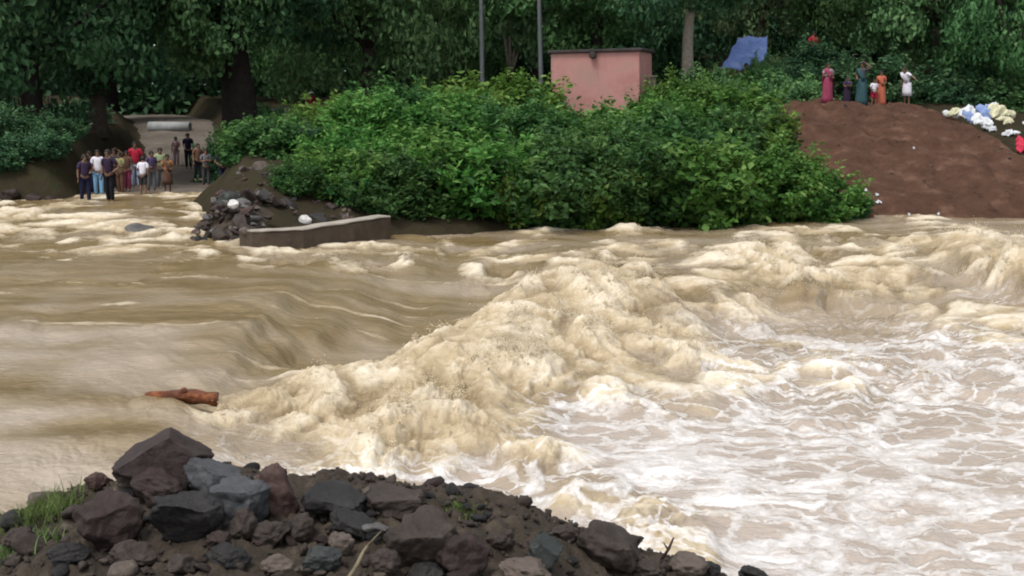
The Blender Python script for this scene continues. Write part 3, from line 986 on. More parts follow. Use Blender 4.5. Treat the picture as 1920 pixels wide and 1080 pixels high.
# gravel
NG = 2600
gx = rs.uniform(-4.4, 2.2, NG)
gy = rs.uniform(6.9, 10.8, NG)
gs = np.clip(rs.exponential(0.008, NG) + 0.006, 0, 0.04)
gv, gf = ICO[1]
GP = np.stack([gx, gy, nz(gx, gy) + 0.015], 1)
jit = 1 + 0.25 * rs.normal(size=(NG, len(gv), 1))
SV = (GP[:, None] + gv[None] * jit * gs[:, None, None] * rs.uniform(.6, 1.4, (NG, 1, 3))).reshape(-1, 3)
SF = (gf[None] + (np.arange(NG) * len(gv))[:, None, None]).reshape(-1, 3)
tag(link('gravel', mesh_np('gravel', SV, SF), M['rock_brown']), 'gravel and clods scattered over the near bank', 'gravel', kind='stuff')

# sticks on the near bank
a_, b_ = ond(652, 1086, 8.1), ond(706, 1000, 8.55)
mb = MB()
pts = [a_ + (b_ - a_) * t + np.array([0.01 * math.sin(t * 7), 0, 0.012 * math.sin(t * 5)]) for t in np.linspace(0, 1, 8)]
mb.tube(pts, [0.014, .013, .013, .012, .011, .010, .008, .006], 7)
k_ = pts[5]
mb.tube([k_, k_ + np.array([.05, .0, .06]), k_ + np.array([.09, .0, .10])], [.007, .005, .003], 6)
tag(mb.build('stick', M['straw']), 'pale dry stick leaning on the stones in the foreground', 'stick')
a_, b_ = ond(1240, 1050, 9.8), ond(1263, 1008, 9.8)
mb = MB()
mb.tube([a_, (a_ + b_) / 2 + np.array([.01, 0, 0]), b_], [.013, .011, .007], 7)
mb.tube([(a_ + b_) / 2, (a_ + b_) / 2 + np.array([-.03, 0, .05])], [.007, .004], 6)
tag(mb.build('twig', M['rock_red']), 'short reddish brown twig standing up at the foam edge', 'stick')


# ------------------------------------------------------------------ leaves
def leaves_mesh(name, C, Nrm, L, Wd, rs, tint, fold=0.18):
    """kite leaves: C centre, Nrm normal, L length, Wd width"""
    n = len(C)
    Nrm = Nrm / np.linalg.norm(Nrm, axis=1)[:, None]
    a = rs.normal(size=(n, 3))
    a[:, 2] -= 0.7
    a -= Nrm * (a * Nrm).sum(1)[:, None]
    a /= np.linalg.norm(a, axis=1)[:, None] + 1e-9
    b_ = np.cross(Nrm, a)
    L = L[:, None]
    Wd = Wd[:, None]
    V = np.stack([C - a * L * .5, C + b_ * Wd * .5 - a * L * .08 + Nrm * L * fold * .5, C + a * L * .5 - Nrm * L * fold * .4, C - b_ * Wd * .5 - a * L * .08 + Nrm * L * fold * .5], 1).reshape(-1, 3)
    k = np.arange(n)[:, None] * 4
    Fq = np.concatenate([k + np.array([[0, 1, 2]]), k + np.array([[0, 2, 3]])], 0)
    me = mesh_np(name, V, Fq, smooth=False)
    attr(me, 'tint', np.repeat(np.clip(tint, 0, 1), 4))
    return me


def crown_mesh(name, seed, nclump, nleaf, leaf, clump_r, lowcut=-0.75, zs=1.0, cz=1.0, shoots=0):
    """unit crown (radius about 1) of leaf clumps with gaps and an uneven outline"""
    rs = np.random.RandomState(seed)
    C = []
    while len(C) < nclump:
        p = rs.normal(size=3)
        p /= np.linalg.norm(p)
        rr = rs.uniform(0.35, 1.0) ** 0.6
        lob = 1 + 0.35 * float(perlin3(p[None] * 1.7, seed)[0])
        q = p * rr * lob
        if q[2] < lowcut:
            continue
        C.append(q)
    C = np.array(C) * np.array([1, 1, zs])
    ct = rs.uniform(0.15, 0.85, nclump)
    cr = clump_r * rs.uniform(0.6, 1.35, nclump)
    k = rs.randint(0, nclump, nleaf)
    d = rs.normal(size=(nleaf, 3))
    d /= np.linalg.norm(d, axis=1)[:, None]
    d[:, 2] = d[:, 2] * 0.75 + 0.1
    rr = rs.uniform(0.3, 1, nleaf) ** 0.6
    P = C[k] + d * (cr[k] * rr)[:, None] * np.array([1, 1, cz])
    P[:, 2] -= 0.35 * cr[k] * (np.hypot(d[:, 0], d[:, 1]) * rr) ** 2
    nr = d * 0.8 + C[k] * 0.4 + rs.normal(size=(nleaf, 3)) * 0.6 + np.array([0, 0, 0.12])
    L = leaf * rs.uniform(0.6, 1.35, nleaf)
    tint = ct[k] * 0.6 + rs.uniform(-.2, .45, nleaf)
    if shoots:
        # leafy shoots standing out of the outline
        ps, ns, ts = [], [], []
        for _ in range(shoots):
            c = C[rs.randint(nclump)]
            u = c / (np.linalg.norm(c) + 1e-6) * .5 + np.array([0, 0, 1.0]) + rs.normal(size=3) * .3
            u /= np.linalg.norm(u)
            ln = rs.uniform(.25, .6)
            tt = rs.uniform(.3, 1)
            for q in np.linspace(.1, 1, 16):
                off = rs.normal(size=3) * .05
                ps.append(c + u * ln * q + off - np.array([0, 0, .12 * q * q * ln]))
                ns.append(rs.normal(size=3) * .7 + np.array([0, -.1, .5]))
                ts.append(tt + rs.uniform(-.2, .25))
        P = np.concatenate([P, np.array(ps)])
        nr = np.concatenate([nr, np.array(ns)])
        L = np.concatenate([L, leaf * rs.uniform(.7, 1.3, len(ps))])
        tint = np.concatenate([tint, np.array(ts)])
        nleaf = len(P)
    return leaves_mesh(name, P, nr, L, L * rs.uniform(.4, .62, nleaf), rs, tint)


CROWN = [crown_mesh('crown_leaves', 300 + i, 130, 23000, 0.052, 0.20) for i in range(4)]
CROWN_LOOSE = [crown_mesh('crown_leaves_loose', 320 + i, 85, 7000, 0.07, 0.17) for i in range(2)]
SHRUB = [crown_mesh('shrub_leaves', 340 + i, 110, (11500, 9000, 7200, 9500)[i], (0.098, 0.12, 0.145, 0.11)[i], (0.19, 0.22, 0.20, 0.24)[i], -0.95, 0.8, 1.35, 130) for i in range(4)]


def objmat(o, mat):
    if len(o.data.materials) == 0:
        o.data.materials.append(mat)
    o.material_slots[0].link = 'OBJECT'
    o.material_slots[0].material = mat


def tree(label, px, D, trunk_r, crown_z, rx, rz, mat, bark, seed, variant=0, loose=False, ry=None, lean=0.0, group=None, name='tree', fork=None, cdx=0.0):
    x = (px - 960) / F_PX * D
    z0 = top_z(x, D) - 0.15
    rs = np.random.RandomState(seed)
    root = empty(name, (x, D, z0))
    crown_z, rz = crown_z + 2.6, rz + 2.6
    cz = crown_z - z0
    rnd = random.Random(seed)
    # trunk
    fk = fork if fork is not None else max(1.2, cz - rz * 0.55)
    mb = MB()
    P, Rr = [], []
    for i in range(9):
        t = i / 8
        P.append((lean * t * fk + 0.12 * math.sin(t * 4 + seed) * t, 0.1 * math.sin(t * 3 + seed * 2) * t, t * fk))
        Rr.append(trunk_r * (1.25 - 0.5 * t + 0.5 * max(0, 0.12 - t) / 0.12))
    mb.tube(P, Rr, 12)
    mb.build('trunk', M[bark], root)
    tip = Vector(P[-1])
    nl = 7
    for j in range(nl):
        a = j / nl * 6.283 + rnd.uniform(-.4, .4)
        e = Vector((cdx + math.cos(a) * rx * rnd.uniform(.4, .75), math.sin(a) * (ry or rx) * rnd.uniform(.4, .75), cz + rz * rnd.uniform(-.25, .55)))
        mid = (tip + e) / 2 + Vector((rnd.uniform(-.4, .4), rnd.uniform(-.4, .4), rnd.uniform(.2, .7)))
        r0 = trunk_r * rnd.uniform(.35, .55)
        lm = MB()
        pts, rad = [], []
        for i in range(7):
            t = i / 6
            pts.append((1 - t) ** 2 * tip + 2 * t * (1 - t) * mid + t * t * e)
            rad.append(r0 * (1 - 0.85 * t))
        lm.tube(pts, rad, 7)
        q = pts[4]
        lm.tube([q, q + Vector((rnd.uniform(-.8, .8), rnd.uniform(-.6, .6), rnd.uniform(.3, 1)))], [r0 * .35, r0 * .1], 6)
        lm.build('limb', M[bark], root)
    me = (CROWN_LOOSE if loose else CROWN)[variant % (2 if loose else 4)]
    c = link('crown', me, None, root)
    objmat(c, M[mat])
    c.location = (cdx, 0, cz)
    c.scale = (rx, ry or rx, rz)
    c.rotation_euler = (0, 0, rs.uniform(0, 6.28))
    tag(root, label, 'tree', group)
    return root


TG = 'trees along the far bank'
# label, px, D, trunk_r, crown_z, rx, rz, leaf, bark, seed, variant, kwargs
TREES = [
 ('huge dark tree with a thick black trunk beside the dirt road', 452, 57, .68, 8.9, 6.0, 4.1, 'leaf_dark', 'bark_dark', 1, 0, dict(fork=4.6)),
 ('dark low-hanging tree filling the upper left corner', 70, 52, .38, 6.4, 5.2, 4.4, 'leaf_dark', 'bark_dark', 2, 1, {}),
 ('mid-green tree whose boughs hang over the dirt road', 190, 55, .30, 7.2, 3.9, 3.4, 'leaf_bright', 'bark', 3, 2, dict(fork=4.5, cdx=3.2)),
 ('dense green tree right of the huge dark tree', 690, 61, .32, 6.9, 4.7, 4.1, 'leaf_bright', 'bark', 4, 3, {}),
 ('bushy dark tree between the huge tree and dense green tree', 575, 71, .30, 6.8, 4.0, 4.2, 'leaf_mid', 'bark', 5, 0, {}),
 ('dark tree behind the left utility pole', 835, 72, .30, 7.4, 4.4, 4.5, 'leaf_mid', 'bark', 6, 1, {}),
 ('sparse tree with pale forking limbs between the utility poles', 962, 68, .18, 7.4, 3.0, 3.2, 'leaf_light', 'bark_pale', 7, 0, dict(loose=True, fork=2.0)),
 ('dark tree spreading over the pink hut roof', 1120, 66, .30, 8.3, 4.8, 3.6, 'leaf_mid', 'bark_dark', 8, 2, {}),
 ('tall tree with a pale bare trunk right of the pink hut', 1288, 58, .24, 9.2, 4.2, 3.2, 'leaf_dark', 'bark_pale', 9, 3, dict(fork=4.6)),
 ('light-leaved tree above the blue tarp', 1420, 74, .24, 8.6, 3.6, 3.2, 'leaf_light', 'bark', 10, 1, dict(loose=True)),
 ('dark tree overhanging the people on the mound', 1610, 68, .32, 8.8, 4.8, 3.5, 'leaf_mid', 'bark_dark', 11, 0, {}),
 ('green tree behind the person in white on the mound', 1745, 63, .28, 7.4, 4.2, 3.3, 'leaf_bright', 'bark', 12, 1, {}),
 ('bushy green tree at the far right edge', 1895, 60, .28, 5.6, 3.6, 3.3, 'leaf_mid', 'bark', 13, 2, {}),
 ('dark tree behind the road in the upper left', 215, 76, .32, 7.6, 5.0, 4.6, 'leaf_dark', 'bark_dark', 14, 3, {}),
 ('dark tree deep behind the sparse pale-limbed tree', 1010, 84, .32, 7.8, 5.2, 5.0, 'leaf_dark', 'bark_dark', 15, 0, {}),
 ('dark tree deep behind the dense green tree', 740, 84, .32, 7.8, 5.2, 5.0, 'leaf_dark', 'bark_dark', 16, 1, {}),
 ('dark tree deep behind the pale bare trunk', 1250, 82, .32, 8.2, 5.2, 5.0, 'leaf_dark', 'bark_dark', 17, 2, {}),
 ('dark tree deep behind the blue tarp', 1480, 86, .32, 9.2, 5.6, 5.0, 'leaf_dark', 'bark_dark', 18, 3, {}),
 ('dark tree deep behind the person in white', 1700, 82, .32, 8.6, 5.4, 5.0, 'leaf_dark', 'bark_dark', 19, 1, {}),
 ('dark tree deep behind the right edge of the mound', 1880, 76, .32, 7.6, 5.2, 5.0, 'leaf_dark', 'bark_dark', 20, 0, {}),
 ('dark tree deep behind the huge dark tree', 470, 84, .32, 7.8, 5.4, 5.0, 'leaf_dark', 'bark_dark', 21, 2, {}),
 ('dark tree at the far left behind the low-hanging tree', -20, 70, .32, 7.2, 5.4, 5.0, 'leaf_dark', 'bark_dark', 22, 3, {}),
]
for (lab, px, D, tr, cz, rx, rz, lm, bk, sd_, va, kw) in TREES:
    tree(lab, px, D, tr, cz, rx, rz, lm, bk, sd_, va, group=TG, **kw)

# far wood that closes the view behind the trees
rs = np.random.RandomState(77)
NF = 120000
fx = rs.uniform(-75, 75, NF)
fy = rs.uniform(90, 106, NF)
top = 16 + 4 * perlin2(fx * 0.14, fy * 0.1, 130) + 1.5 * perlin2(fx * 0.5, fy * 0.3, 131)
fz = 1.5 + (top - 1.5) * rs.uniform(0, 1, NF) ** 1.1
cl = perlin3(np.stack([fx * .35, fy * .3, fz * .45], 1), 140)
keep = (cl > -0.4) | (fz < 9)
fx, fy, fz, cl = fx[keep], fy[keep], fz[keep], cl[keep]
nr = rs.normal(size=(len(fx), 3)) * .6 + np.array([0, -.7, .6])
L = rs.uniform(.5, 1.0, len(fx))
me = leaves_mesh('far_wood', np.stack([fx, fy, fz], 1), nr, L, L * .6, rs, 0.25 + cl * .5 + rs.uniform(-.15, .2, len(fx)))
tag(link('far_wood', me, M['leaf_dark']), 'dark far-off wood closing the view behind the trees', 'wood', kind='stuff')

# ------------------------------------------------------------------ thicket of shrubs on the bank
SG = 'shrubs of the thicket on the far bank'
# px, py of the top, D, half width, variant, mat, label
SH = [
 (560, 322, 40.5, 0.8, 0, 'leaf_dark', 'shade-dark green shrub right behind the rubble heap'),  # leaf colour darkened to stand for shade at this end
 (612, 350, 38, 1.1, 2, 'leaf_shrub', 'low shrub behind the white stone at the concrete wall'),
 (670, 325, 37.8, 1.3, 1, 'leaf_shrub', 'low shrub above the right half of the concrete wall'),
 (720, 325, 37.6, 1.5, 3, 'leaf_shrub_c', 'low waterside shrub at the right end of the concrete wall'),
 (572, 258, 47, 1.1, 0, 'leaf_shrub_b', 'yellow-green shrub at the left end of the thicket below the huge trunk'),
 (640, 282, 40, 1.3, 1, 'leaf_shrub', 'dark green shrub above the rubble end of the concrete wall'),
 (640, 215, 50, 1.9, 2, 'leaf_shrub_b', 'yellow-green shrub in the back row below the dense green tree'),
 (700, 235, 43, 1.9, 3, 'leaf_shrub', 'broad shrub above the middle of the concrete wall'),
 (760, 190, 49, 2.0, 0, 'leaf_shrub_c', 'tall shrub in the back row left of the left pole'),
 (800, 270, 39.2, 1.9, 1, 'leaf_shrub', 'overhanging shrub just right of the concrete wall'),
 (850, 165, 50, 2.0, 2, 'leaf_shrub_b', 'light green shrub just left of the left utility pole'),
 (860, 208, 44, 2.0, 3, 'leaf_shrub', 'full shrub in mid thicket below the left utility pole'),
 (945, 150, 51, 2.1, 1, 'leaf_shrub_b', 'light green shrub between the feet of the two poles'),
 (960, 205, 43, 2.1, 0, 'leaf_shrub_c', 'full shrub in mid thicket left of the pink hut'),
 (920, 268, 38.8, 1.9, 2, 'leaf_shrub', 'waterside shrub below the left utility pole'),
 (1008, 190, 50.3, 0.6, 2, 'leaf_shrub', 'narrow shrub against the left corner of the pink hut'),
 (1050, 272, 38.6, 2.0, 3, 'leaf_shrub_c', 'waterside shrub straight below the pink hut'),
 (1075, 278, 44.5, 1.7, 1, 'leaf_shrub', 'shrub in front of the lower left of the pink hut'),
 (1160, 238, 46.5, 1.9, 2, 'leaf_shrub', 'shrub hiding the lower right of the pink hut'),
 (1170, 262, 39.4, 2.0, 0, 'leaf_shrub_c', 'bright waterside shrub right of the middle of the thicket'),
 (1250, 182, 49, 1.2, 3, 'leaf_shrub', 'shrub at the right corner of the pink hut'),
 (1290, 158, 51, 1.7, 0, 'leaf_shrub', 'shrub around the foot of the pale trunk'),
 (1270, 215, 43, 2.0, 1, 'leaf_shrub_c', 'full shrub in mid thicket right of the pink hut'),
 (1300, 272, 39.6, 1.9, 2, 'leaf_shrub', 'waterside shrub below the pale trunk'),
 (1370, 180, 50, 1.7, 2, 'leaf_shrub', 'shrub below the left half of the blue tarp'),
 (1395, 222, 43.2, 1.7, 3, 'leaf_shrub_c', 'shrub left of the tall reed-like plants'),
 (1420, 285, 40.2, 1.8, 0, 'leaf_shrub', 'bright waterside shrub below the reed-like plants'),
 (1520, 325, 41, 1.4, 1, 'leaf_shrub', 'low shrub at the foot of the mound'),
 (1580, 372, 41.5, 0.8, 2, 'leaf_shrub_c', 'last small shrub at the right end of the thicket'),
 (1450, 150, 58, 1.7, 1, 'leaf_mid', 'dark green shrub between the blue tarp and the women'),
 (1395, 140, 59, 1.2, 2, 'leaf_shrub', 'small shrub growing in front of the blue tarp'),
 (1530, 100, 64, 1.5, 3, 'leaf_dark', 'dark shrub below the person in red among the trees'),
 (1650, 128, 60, 2.0, 0, 'leaf_dark', 'dark shrub behind the woman in orange'),
 (1800, 165, 61, 2.0, 1, 'leaf_dark', 'dark shrub behind the heap of sacks'),
 (1895, 188, 60, 1.4, 2, 'leaf_mid', 'shrub right of the heap of sacks'),
 (30, 296, 46, 1.3, 3, 'leaf_dark', 'dark low shrub on the left bank above the rapids'),
 (105, 302, 46.5, 0.8, 0, 'leaf_dark', 'small dark shrub on the left bank beside the dirt road'),
 (1335, 138, 56, 1.3, 3, 'leaf_mid', 'shrub between the pale trunk and the blue tarp'),
 (1428, 112, 60.2, 0.75, 0, 'leaf_mid', 'shrub covering the lower right corner of the blue tarp'),
 (1490, 120, 60, 1.3, 2, 'leaf_dark', 'dark shrub right of the blue tarp'),
 (1500, 165, 55.5, 1.2, 0, 'leaf_mid', 'shrub on the left shoulder of the mound'),
 (150, 225, 60, 1.2, 1, 'leaf_dark', 'dark shrub at the left bend of the dirt road'),
 (425, 268, 53, 1.1, 2, 'leaf_dark', 'dark shrub left of the foot of the huge trunk'),
 (500, 240, 58, 1.1, 1, 'leaf_mid', 'small shrub right of the foot of the huge trunk'),
 (610, 292, 42.5, 1.1, 3, 'leaf_shrub', 'full shrub behind the low one at the wall'),
 (560, 378, 36.9, 0.7, 0, 'leaf_shrub_c', 'small low shrub between rubble and the thicket by the white stone'),
 (660, 372, 36.9, 0.7, 2, 'leaf_shrub_c', 'small low shrub over the far end of the concrete wall'),
 (472, 292, 43.5, 1.15, 1, 'leaf_shrub_c', 'shade-dark shrub on the slope right of the person in navy'),  # thicket green; dark leaves here and in the next two stand for shade
 (495, 325, 40.0, 1.15, 2, 'leaf_shrub_c', 'shade-dark shrub on the slope between the rubble and the thicket'),
 (528, 272, 46.0, 1.0, 3, 'leaf_shrub_c', 'shade-dark shrub at the top of the slope right of the huge trunk'),
 (10, 328, 44.6, 1.0, 0, 'leaf_dark', 'dark shrub added for shade low on the bank at the left edge'),  # this and the next: dark foliage added to stand for bank shade
 (92, 332, 44.8, 0.8, 1, 'leaf_dark', 'dark shrub added for shade on the bank just left of the onlookers'),
 (1350, 300, 39.9, 1.3, 3, 'leaf_shrub_b', 'yellow-green waterside shrub left of the reed-like plants'),
 (985, 320, 38.2, 1.3, 1, 'leaf_shrub_b', 'small bright waterside shrub below the two poles'),
 (1110, 318, 38.6, 1.3, 2, 'leaf_shrub_b', 'small bright waterside shrub below the hut roof spout'),
]
for (px, py, D, hw, va, mt, lab) in SH:
    p = ond(px, py, D)
    x = p[0]
    z0 = top_z(x, D)
    ht = max(0.7, (p[2] - z0) * 1.05)
    root = empty('shrub', (x, D, z0 - 0.05))
    mb = MB()
    rnd = random.Random(int(px * 3 + py))
    for j in range(7):
        a = rnd.uniform(0, 6.28)
        e = (math.cos(a) * hw * .55, math.sin(a) * hw * .5, ht * rnd.uniform(.5, .85))
        mb.tube([(e[0] * .12, e[1] * .12, -.1), (e[0] * .5, e[1] * .5, e[2] * .55), e], [.035, .025, .01], 6)
    mb.build('stem', M['stem'], root)
    c = link('foliage', SHRUB[va], None, root)
    objmat(c, M[mt])
    c.location = (0, -0.1 * hw, ht * 0.40)
    c.scale = (hw * 1.1, hw * 1.05, max(ht * 0.72, hw * .7))
    c.rotation_euler = (0, 0, rnd.uniform(0, 6.28))
    tag(root, lab, 'shrub', SG)


# tall reed-like plants with long pale leaves by the mound
def reed(label, px, py_top, py_foot, D, seed, n=9):
    p0 = ond(px, py_foot, D)
    p1 = ond(px, py_top, D)
    hgt = p1[2] - p0[2]
    root = empty('reed_plant', (p0[0], D, p0[2]))
    rnd = random.Random(seed)
    rs = np.random.RandomState(seed)
    st = MB()
    C, Nn, L = [], [], []
    for j in range(n):
        a = rnd.uniform(0, 6.28)
        rr = rnd.uniform(.05, .4)
        tx, ty_ = math.cos(a) * rr, math.sin(a) * rr
        hh = hgt * rnd.uniform(.65, 1)
        st.tube([(tx * .4, ty_ * .4, -.2), (tx * .8, ty_ * .8, hh * .6), (tx, ty_, hh)], [.022, .018, .008], 6)
        for q in range(16):
            t = rnd.uniform(.3, 1.03)
            b = rnd.uniform(0, 6.28)
            C.append((tx * t + math.cos(b) * .16, ty_ * t + math.sin(b) * .16, hh * t + .04))
            Nn.append((-math.cos(b) * .5 + rnd.uniform(-.3, .3), -math.sin(b) * .5, .8))
            L.append(rnd.uniform(.25, .5))
    st.build('stem', M['stem'], root)
    L = np.array(L)
    me = leaves_mesh('leaf_tuft', np.array(C), np.array(Nn), L, L * .3, rs, rs.uniform(.5, 1, len(L)))
    link('foliage', me, M['leaf_shrub_b'], root)
    tag(root, label, 'plant', 'reed-like plants by the mound')


reed('tallest reed-like plant with pale leaf tips at the mound edge', 1470, 186, 330, 43, 1)
reed('reed-like plant left of the tallest one', 1432, 196, 330, 42.6, 2)
reed('lower reed-like plant in front of the tallest one', 1455, 232, 350, 41.6, 3)
reed('slender reed-like plant further left in the thicket', 1385, 232, 350, 42.0, 4, 6)

# grass tuft on the near bank and dry weed
def grass(name, label, cx, cy, n, spread, hgt, mat, seed):
    rs = np.random.RandomState(seed)
    V, Fq, tn = [], [], []
    for i in range(n):
        x = cx + rs.normal() * spread
        y = cy + rs.normal() * spread * .8
        z = float(nz(x, y)) - .01
        a = rs.uniform(0, 6.28)
        bend = rs.uniform(.2, .8) * hgt
        h_ = hgt * rs.uniform(.45, 1.1)
        wd = rs.uniform(.003, .007)
        dx, dy = math.cos(a), math.sin(a)
        b0 = len(V)
        for t in (0, .35, .7, 1):
            c = (x + dx * bend * t * t, y + dy * bend * t * t, z + h_ * (t - .35 * t * t * (bend / hgt)))
            w_ = wd * (1 - t * .85)
            V += [(c[0] - dy * w_, c[1] + dx * w_, c[2]), (c[0] + dy * w_, c[1] - dx * w_, c[2])]
        for k in range(3):
            Fq.append((b0 + 2 * k, b0 + 2 * k + 1, b0 + 2 * k + 3, b0 + 2 * k + 2))
        tn += [rs.uniform(.1, 1)] * 8
    me = mesh_np(name, np.array(V), np.array(Fq))
    attr(me, 'tint', np.array(tn))
    return tag(link(name, me, mat), label, 'grass')


g = near_hit(80, 975)
grass('grass_tuft', 'bright green grass tuft at the left edge of the near heap', g[0], g[1], 800, .12, .17, M['grass'], 3)
g = near_hit(30, 1030)
grass('grass_tuft', 'thin olive grass tuft in the bottom left corner', g[0], g[1], 350, .13, .12, M['grass'], 4)
g = near_hit(243, 915)
grass('dry_weed', 'dry straw-coloured weed in front of the peaked boulder', g[0], g[1] - .1, 60, .045, .17, M['straw'], 5)
g = near_hit(865, 955)
moss = grass('grass_tuft', 'short green moss-like grass right of the flat brown-grey slab', g[0], g[1], 260, .08, .05, M['grass'], 6)
moss['kind'] = 'stuff'

# ------------------------------------------------------------------ hut, poles, tarp, wall, pipe
hp = ond(1133, 215, 52)
hx, hy = hp[0], 52.6
hz0 = 2.35
hz1 = ond(1133, 99, 52)[2]
hut = empty('hut', (hx, hy, hz0), R(-15))
hut.rotation_euler[1] = R(-1.2)
HW, HD, HH = 3.25, 2.7, hz1 - hz0
tag(hut, 'small pink plastered hut with a dark flat roof above the thicket', 'hut')
mb = MB()
mb.box((0, -HD / 2 + .1, HH / 2), (HW, .2, HH), bev=.02)
mb.build('wall', M['pink'], hut, smooth=False)
for sx in (-1, 1):
    mb = MB()
    mb.box((sx * (HW / 2 - .1), .0 + .1, HH / 2), (.196, HD - .22, HH), bev=.01)
    mb.build('wall', M['pink'], hut, smooth=False)
mb = MB()
mb.box((0, HD / 2 - .1 + .1, HH / 2), (HW - .4, .2, HH), bev=.01)
mb.build('wall', M['pink'], hut, smooth=False)
mb = MB()
mb.box((0, .05, HH + .055), (HW + .22, HD + .3, .11), bev=.02)
rf = mb.build('roof', M['roof'], hut, smooth=False)
mb = MB()
mb.box((-.05, -HD / 2 - .1, HH - .1), (.22, .22, .2), bev=.03)
mb.build('spout', M['roof'], rf, smooth=False)
mb = MB()
mb.box((HW / 2 + .02, .15, HH - 1.35), (.06, .5, .9), bev=.01)
mb.build('door', M['wood'], hut, smooth=False)
pp = ond(1224, 190, 50.6)
mb = MB()
mb.box((0, 0, .55), (.2, .2, 1.1), bev=.02)
mb.box((0, 0, 1.13), (.3, .3, .06), bev=.015)
o = mb.build('post', M['rock_tan'], None, smooth=False)
o.location = (pp[0], 50.6, pp[2] - .25)
tag(o, 'short pale stone post at the right corner of the hut', 'post')


def pole(label, px0, py0, px1, D, seed):
    a = ond(px0, py0, D)
    x0 = a[0]
    z0 = top_z(x0, D) - .2
    b = ond(px1, 0, D)
    slope = (b[0] - a[0]) / (b[2] - a[2])
    root = empty('utility_pole', (x0 - slope * (a[2] - z0), D, z0))
    Hh = 8.2
    mb = MB()
    mb.tube([(slope * z, 0, z) for z in np.linspace(0, Hh, 6)], [.105, .10, .095, .088, .08, .07], 12)
    mb.build('shaft', M['pole'], root)
    mb = MB()
    mb.box((slope * (Hh - .4), -.12, Hh - .4), (1.5, .08, .1), bev=.01)
    arm = mb.build('crossarm', M['wood'], root, smooth=False)
    for q in (-.65, 0, .65):
        mb = MB()
        mb.rings([(Hh - .35, .02, .02, slope * Hh + q, -.12), (Hh - .25, .05, .05, slope * Hh + q, -.12), (Hh - .2, .03, .03, slope * Hh + q, -.12), (Hh - .14, .045, .045, slope * Hh + q, -.12)], 10)
        mb.build('insulator', M['pipe'], arm)
    tag(root, label, 'utility pole')


pole('grey utility pole rising from the thicket, left of the two', 904, 145, 902, 60, 1)
pole('grey utility pole nearer the pink hut, right of the two', 1014, 135, 1011, 60, 2)

# blue tarp shelter
tD = 62
A = [ond(1383, 68, tD + .6), ond(1438, 66, tD + .6), ond(1438, 126, tD - .9), ond(1352, 128, tD - .9)]
shl = empty('tarp_shelter', (ond(1395, 168, tD)[0], tD, top_z(ond(1395, 168, tD)[0], tD)))
tag(shl, 'blue tarpaulin shelter among the trees right of the hut', 'shelter')
bx_, by_, bz_ = shl.location
nu, nv = 24, 18
V = []
for j in range(nv):
    v = j / (nv - 1)
    for i in range(nu):
        u = i / (nu - 1)
        tp = A[0] * (1 - u) + A[1] * u
        bt = A[3] * (1 - u) + A[2] * u
        q = tp * (1 - v) + bt * v
        sag = .12 * abs(float(perlin2(u * 4 + v, v * 2, 203))) * 3 + .22 * math.sin(math.pi * u) * math.sin(math.pi * v) + .1 * float(perlin2(u * 5, v * 3, 200)) + .05 * float(perlin2(u * 13, v * 3, 201))
        V.append((q[0] - bx_, q[1] - by_ - sag * .5, q[2] - bz_ - sag * .5))
me = mesh_np('tarp', np.array(V), grid_faces(nv, nu))
to = link('tarp', me, M['tarp'], shl)
sm = to.modifiers.new('thick', 'SOLIDIFY')
sm.thickness = 0.015
for q in A:
    mb = MB()
    mb.tube([(q[0] - bx_, q[1] - by_ + .03, -.3), (q[0] - bx_ + .02, q[1] - by_ + .03, q[2] - bz_ - .02)], [.045, .035], 8)
    mb.build('pole', M['wood'], shl)

# concrete wing wall at the crossing
WT = .92
p0 = onz(470, 432, WT)
p1 = onz(566, 428, WT)
p2 = onz(730, 404, WT)
wall = empty('concrete_wall', (p0[0], p0[1], 0))
tag(wall, 'low stained concrete wall at the end of the rubble by the rapids', 'wall')
o_ = np.array([p0[0], p0[1], 0])


def wall_mesh(pts, z0, z1, off0, off1, seed):
    V, rows = [], []
    ns = 30
    seg = []
    for i in range(len(pts) - 1):
        for k in range(ns):
            seg.append(pts[i] + (pts[i + 1] - pts[i]) * (k / ns))
    seg.append(pts[-1])
    d = pts[-1] - pts[0]
    nrm = np.array([d[1], -d[0]]) / np.hypot(d[0], d[1])
    prof = [(off0, z0), (off0, z0 * .5 + z1 * .5), (off0, z1 - .03), (off0 - .025, z1), (off1 + .025, z1), (off1, z1 - .03), (off1, z0)]
    for s in seg:
        for (o, z) in prof:
            j = .018 * float(perlin2(s[0] * 3 + o, z * 3 + s[1], seed))
            V.append((s[0] + nrm[0] * (o + j), s[1] + nrm[1] * (o + j), z + (j if z > .5 else 0)))
    nc = len(prof)
    F = [tuple(f) for f in grid_faces(len(seg), nc)]
    F += [tuple(range(nc)), tuple(range(len(V) - 1, len(V) - 1 - nc, -1))]
    return V, F


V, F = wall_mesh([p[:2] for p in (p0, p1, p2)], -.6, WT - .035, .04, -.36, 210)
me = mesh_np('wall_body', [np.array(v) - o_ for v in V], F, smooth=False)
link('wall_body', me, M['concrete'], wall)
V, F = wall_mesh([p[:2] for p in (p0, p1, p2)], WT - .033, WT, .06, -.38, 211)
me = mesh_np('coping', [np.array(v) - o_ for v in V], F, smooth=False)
link('coping', me, M['concrete_top'], wall)

